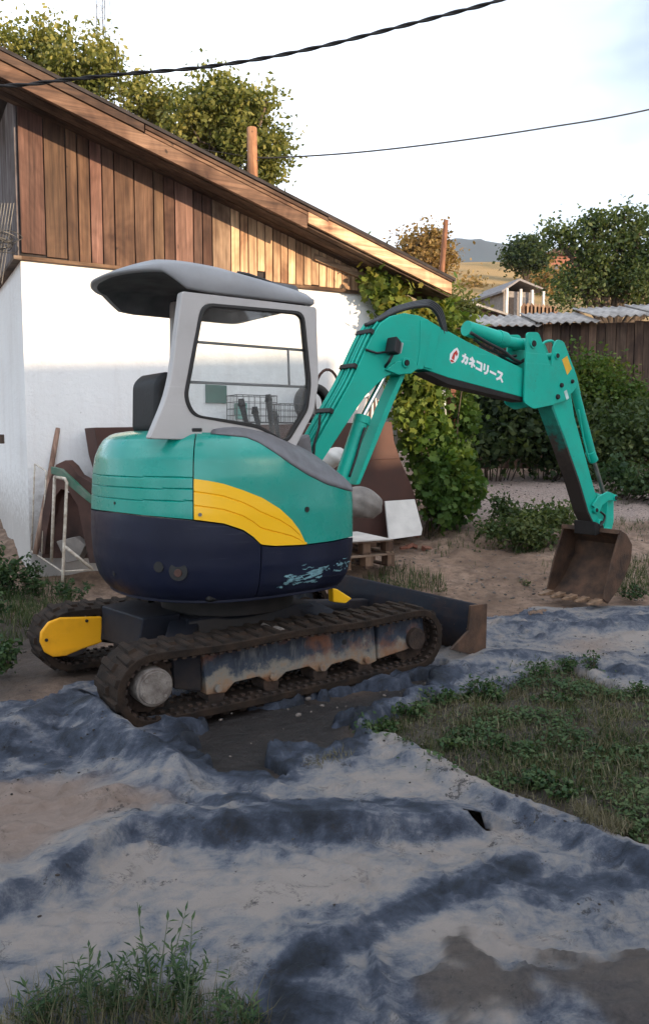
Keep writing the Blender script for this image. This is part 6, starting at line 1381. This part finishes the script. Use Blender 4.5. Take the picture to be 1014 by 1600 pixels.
# crumbs, twigs and dead leaves lying on the sheet
n = 2600; X_ = RNG.uniform(-2.4, 3.2, n * 3); Y_ = RNG.uniform(1.6, 6.8, n * 3); m_ = (RNG.random(n * 3) < sstep(.50, .70, fbm(X_ * 2.4, Y_ * 2.4, 4, 66)) * .9 + .04) & (sdpoly(X_, Y_, PATCH) > .02) & (sdpoly(X_, Y_, POCKET) > .02); X_, Y_ = X_[m_], Y_[m_]
Z_ = np.array([lz(x, y) for x, y in zip(X_, Y_)]) + .001; k_ = len(X_); sz = (.0025 + .006 * RNG.random(k_) ** 3)[:, None] * np.array([1.2, .8, .5])[None]
me = scatter_mesh('crumbs', tv, tf, np.column_stack([X_, Y_, Z_]), rand_rot(k_, 2.5), sz); prop(link('crumbs', me, simple('dark_soil_crumbs', (.05, .038, .032), .9, scale=3, var=.6), kind='stuff'), 'dark soil crumbs strewn over the muddy sheet', 'crumbs')
sel = RNG.random(k_) < .22; P = np.column_stack([X_, Y_, Z_ + .003])[sel]; leaves('leaf_litter', P, RNG.random(len(P)), .018, 'drygrass', None, LONG, up=2.0, kind='stuff', label='dead narrow leaves scattered on the sheet', cat='leaf litter')
# ================================================================== UNSEEN BUILDINGS AND TREES ADDED BEHIND THE CAMERA TO SHADE THE YARD
def sq(s, q, z=0): return Vector((s * SUN_H[0] + q * .6, s * SUN_H[1] + q * .8, z))
nb = empty('shade_house', sq(18, -3.65), math.atan2(.8, .6), 'long unseen house added behind the camera to shade the yard, plastered with a tiled roof', 'house')  # out of view, added to keep the digger in shade
bm = BM(); box(bm, (0, 0, 2.2), (22, 5.5, 4.6)); fin(bm, 'wall', M['plaster'], nb)
bm = BM(); prism(bm, [(-11.3, -3.3, 4.45), (-11.3, 0, SHADE_HOUSE_H), (-11.3, 3.3, 4.45)], (22.6, 0, 0)); fin(bm, 'roof', M['rustsheet'], nb)
lw = empty('shade_annex', sq(18, 9.05), math.atan2(.8, .6), 'low unseen plastered annex added beside the shading house, letting sun reach the vine', 'house')  # lower block added out of view so sun passes to the vine
bm = BM(); box(bm, (0, 0, SHADE_ANNEX_H / 2), (3.5, 5, SHADE_ANNEX_H)); fin(bm, 'wall', M['plaster'], lw)
bm = BM(); box(bm, (0, 0, SHADE_ANNEX_H + .05), (3.56, 5.6, .1)); fin(bm, 'roof', M['rustsheet'], lw)
for s_, q_, r_, h_ in ((19, 13, 2.6, 7.8), (18.5, 17.5, 2.8, 8.2), (19, 22.5, 3.0, 6.6), (20, 28, 3, 5.5), (19, 33, 3, 5)):  # trees added out of view to shade the plank shed side
    b = sq(s_, q_); b.z = -.1
    tree([(b.x, b.y, h_ - .6, r_), (b.x + 1, b.y + 1.2, h_ - 1.6, r_ * .8), (b.x - 1, b.y - 1, h_ - 1.8, r_ * .8), (b.x, b.y, h_ - 2.6, r_ * .9)], b, 'broad unseen tree added behind the camera to shade the right side of the yard', 'leaf_dark', .45, 190, 40, .5, group='unseen trees added for shade', trunk_r=.2)

# ------------------------------------------------------------------ evening air
hm = bpy.data.materials.new('air'); hm.use_nodes = True; hn = hm.node_tree; hn.nodes.clear(); ho = hn.nodes.new('ShaderNodeOutputMaterial'); pv = hn.nodes.new('ShaderNodeVolumePrincipled')
pv.inputs['Color'].default_value = (.80, .88, 1, 1); pv.inputs['Density'].default_value = .00017; pv.inputs['Anisotropy'].default_value = .2; hn.links.new(pv.outputs[0], ho.inputs['Volume'])
bm = BM(); hexa(bm, [(-2600, -70, -4), (2600, -70, -4), (2600, 3100, -4), (-2600, 3100, -4)], [(-2600, -70, 560), (2600, -70, 560), (2600, 3100, 560), (-2600, 3100, 560)])
fin(bm, 'haze', hm, None, kind='stuff')
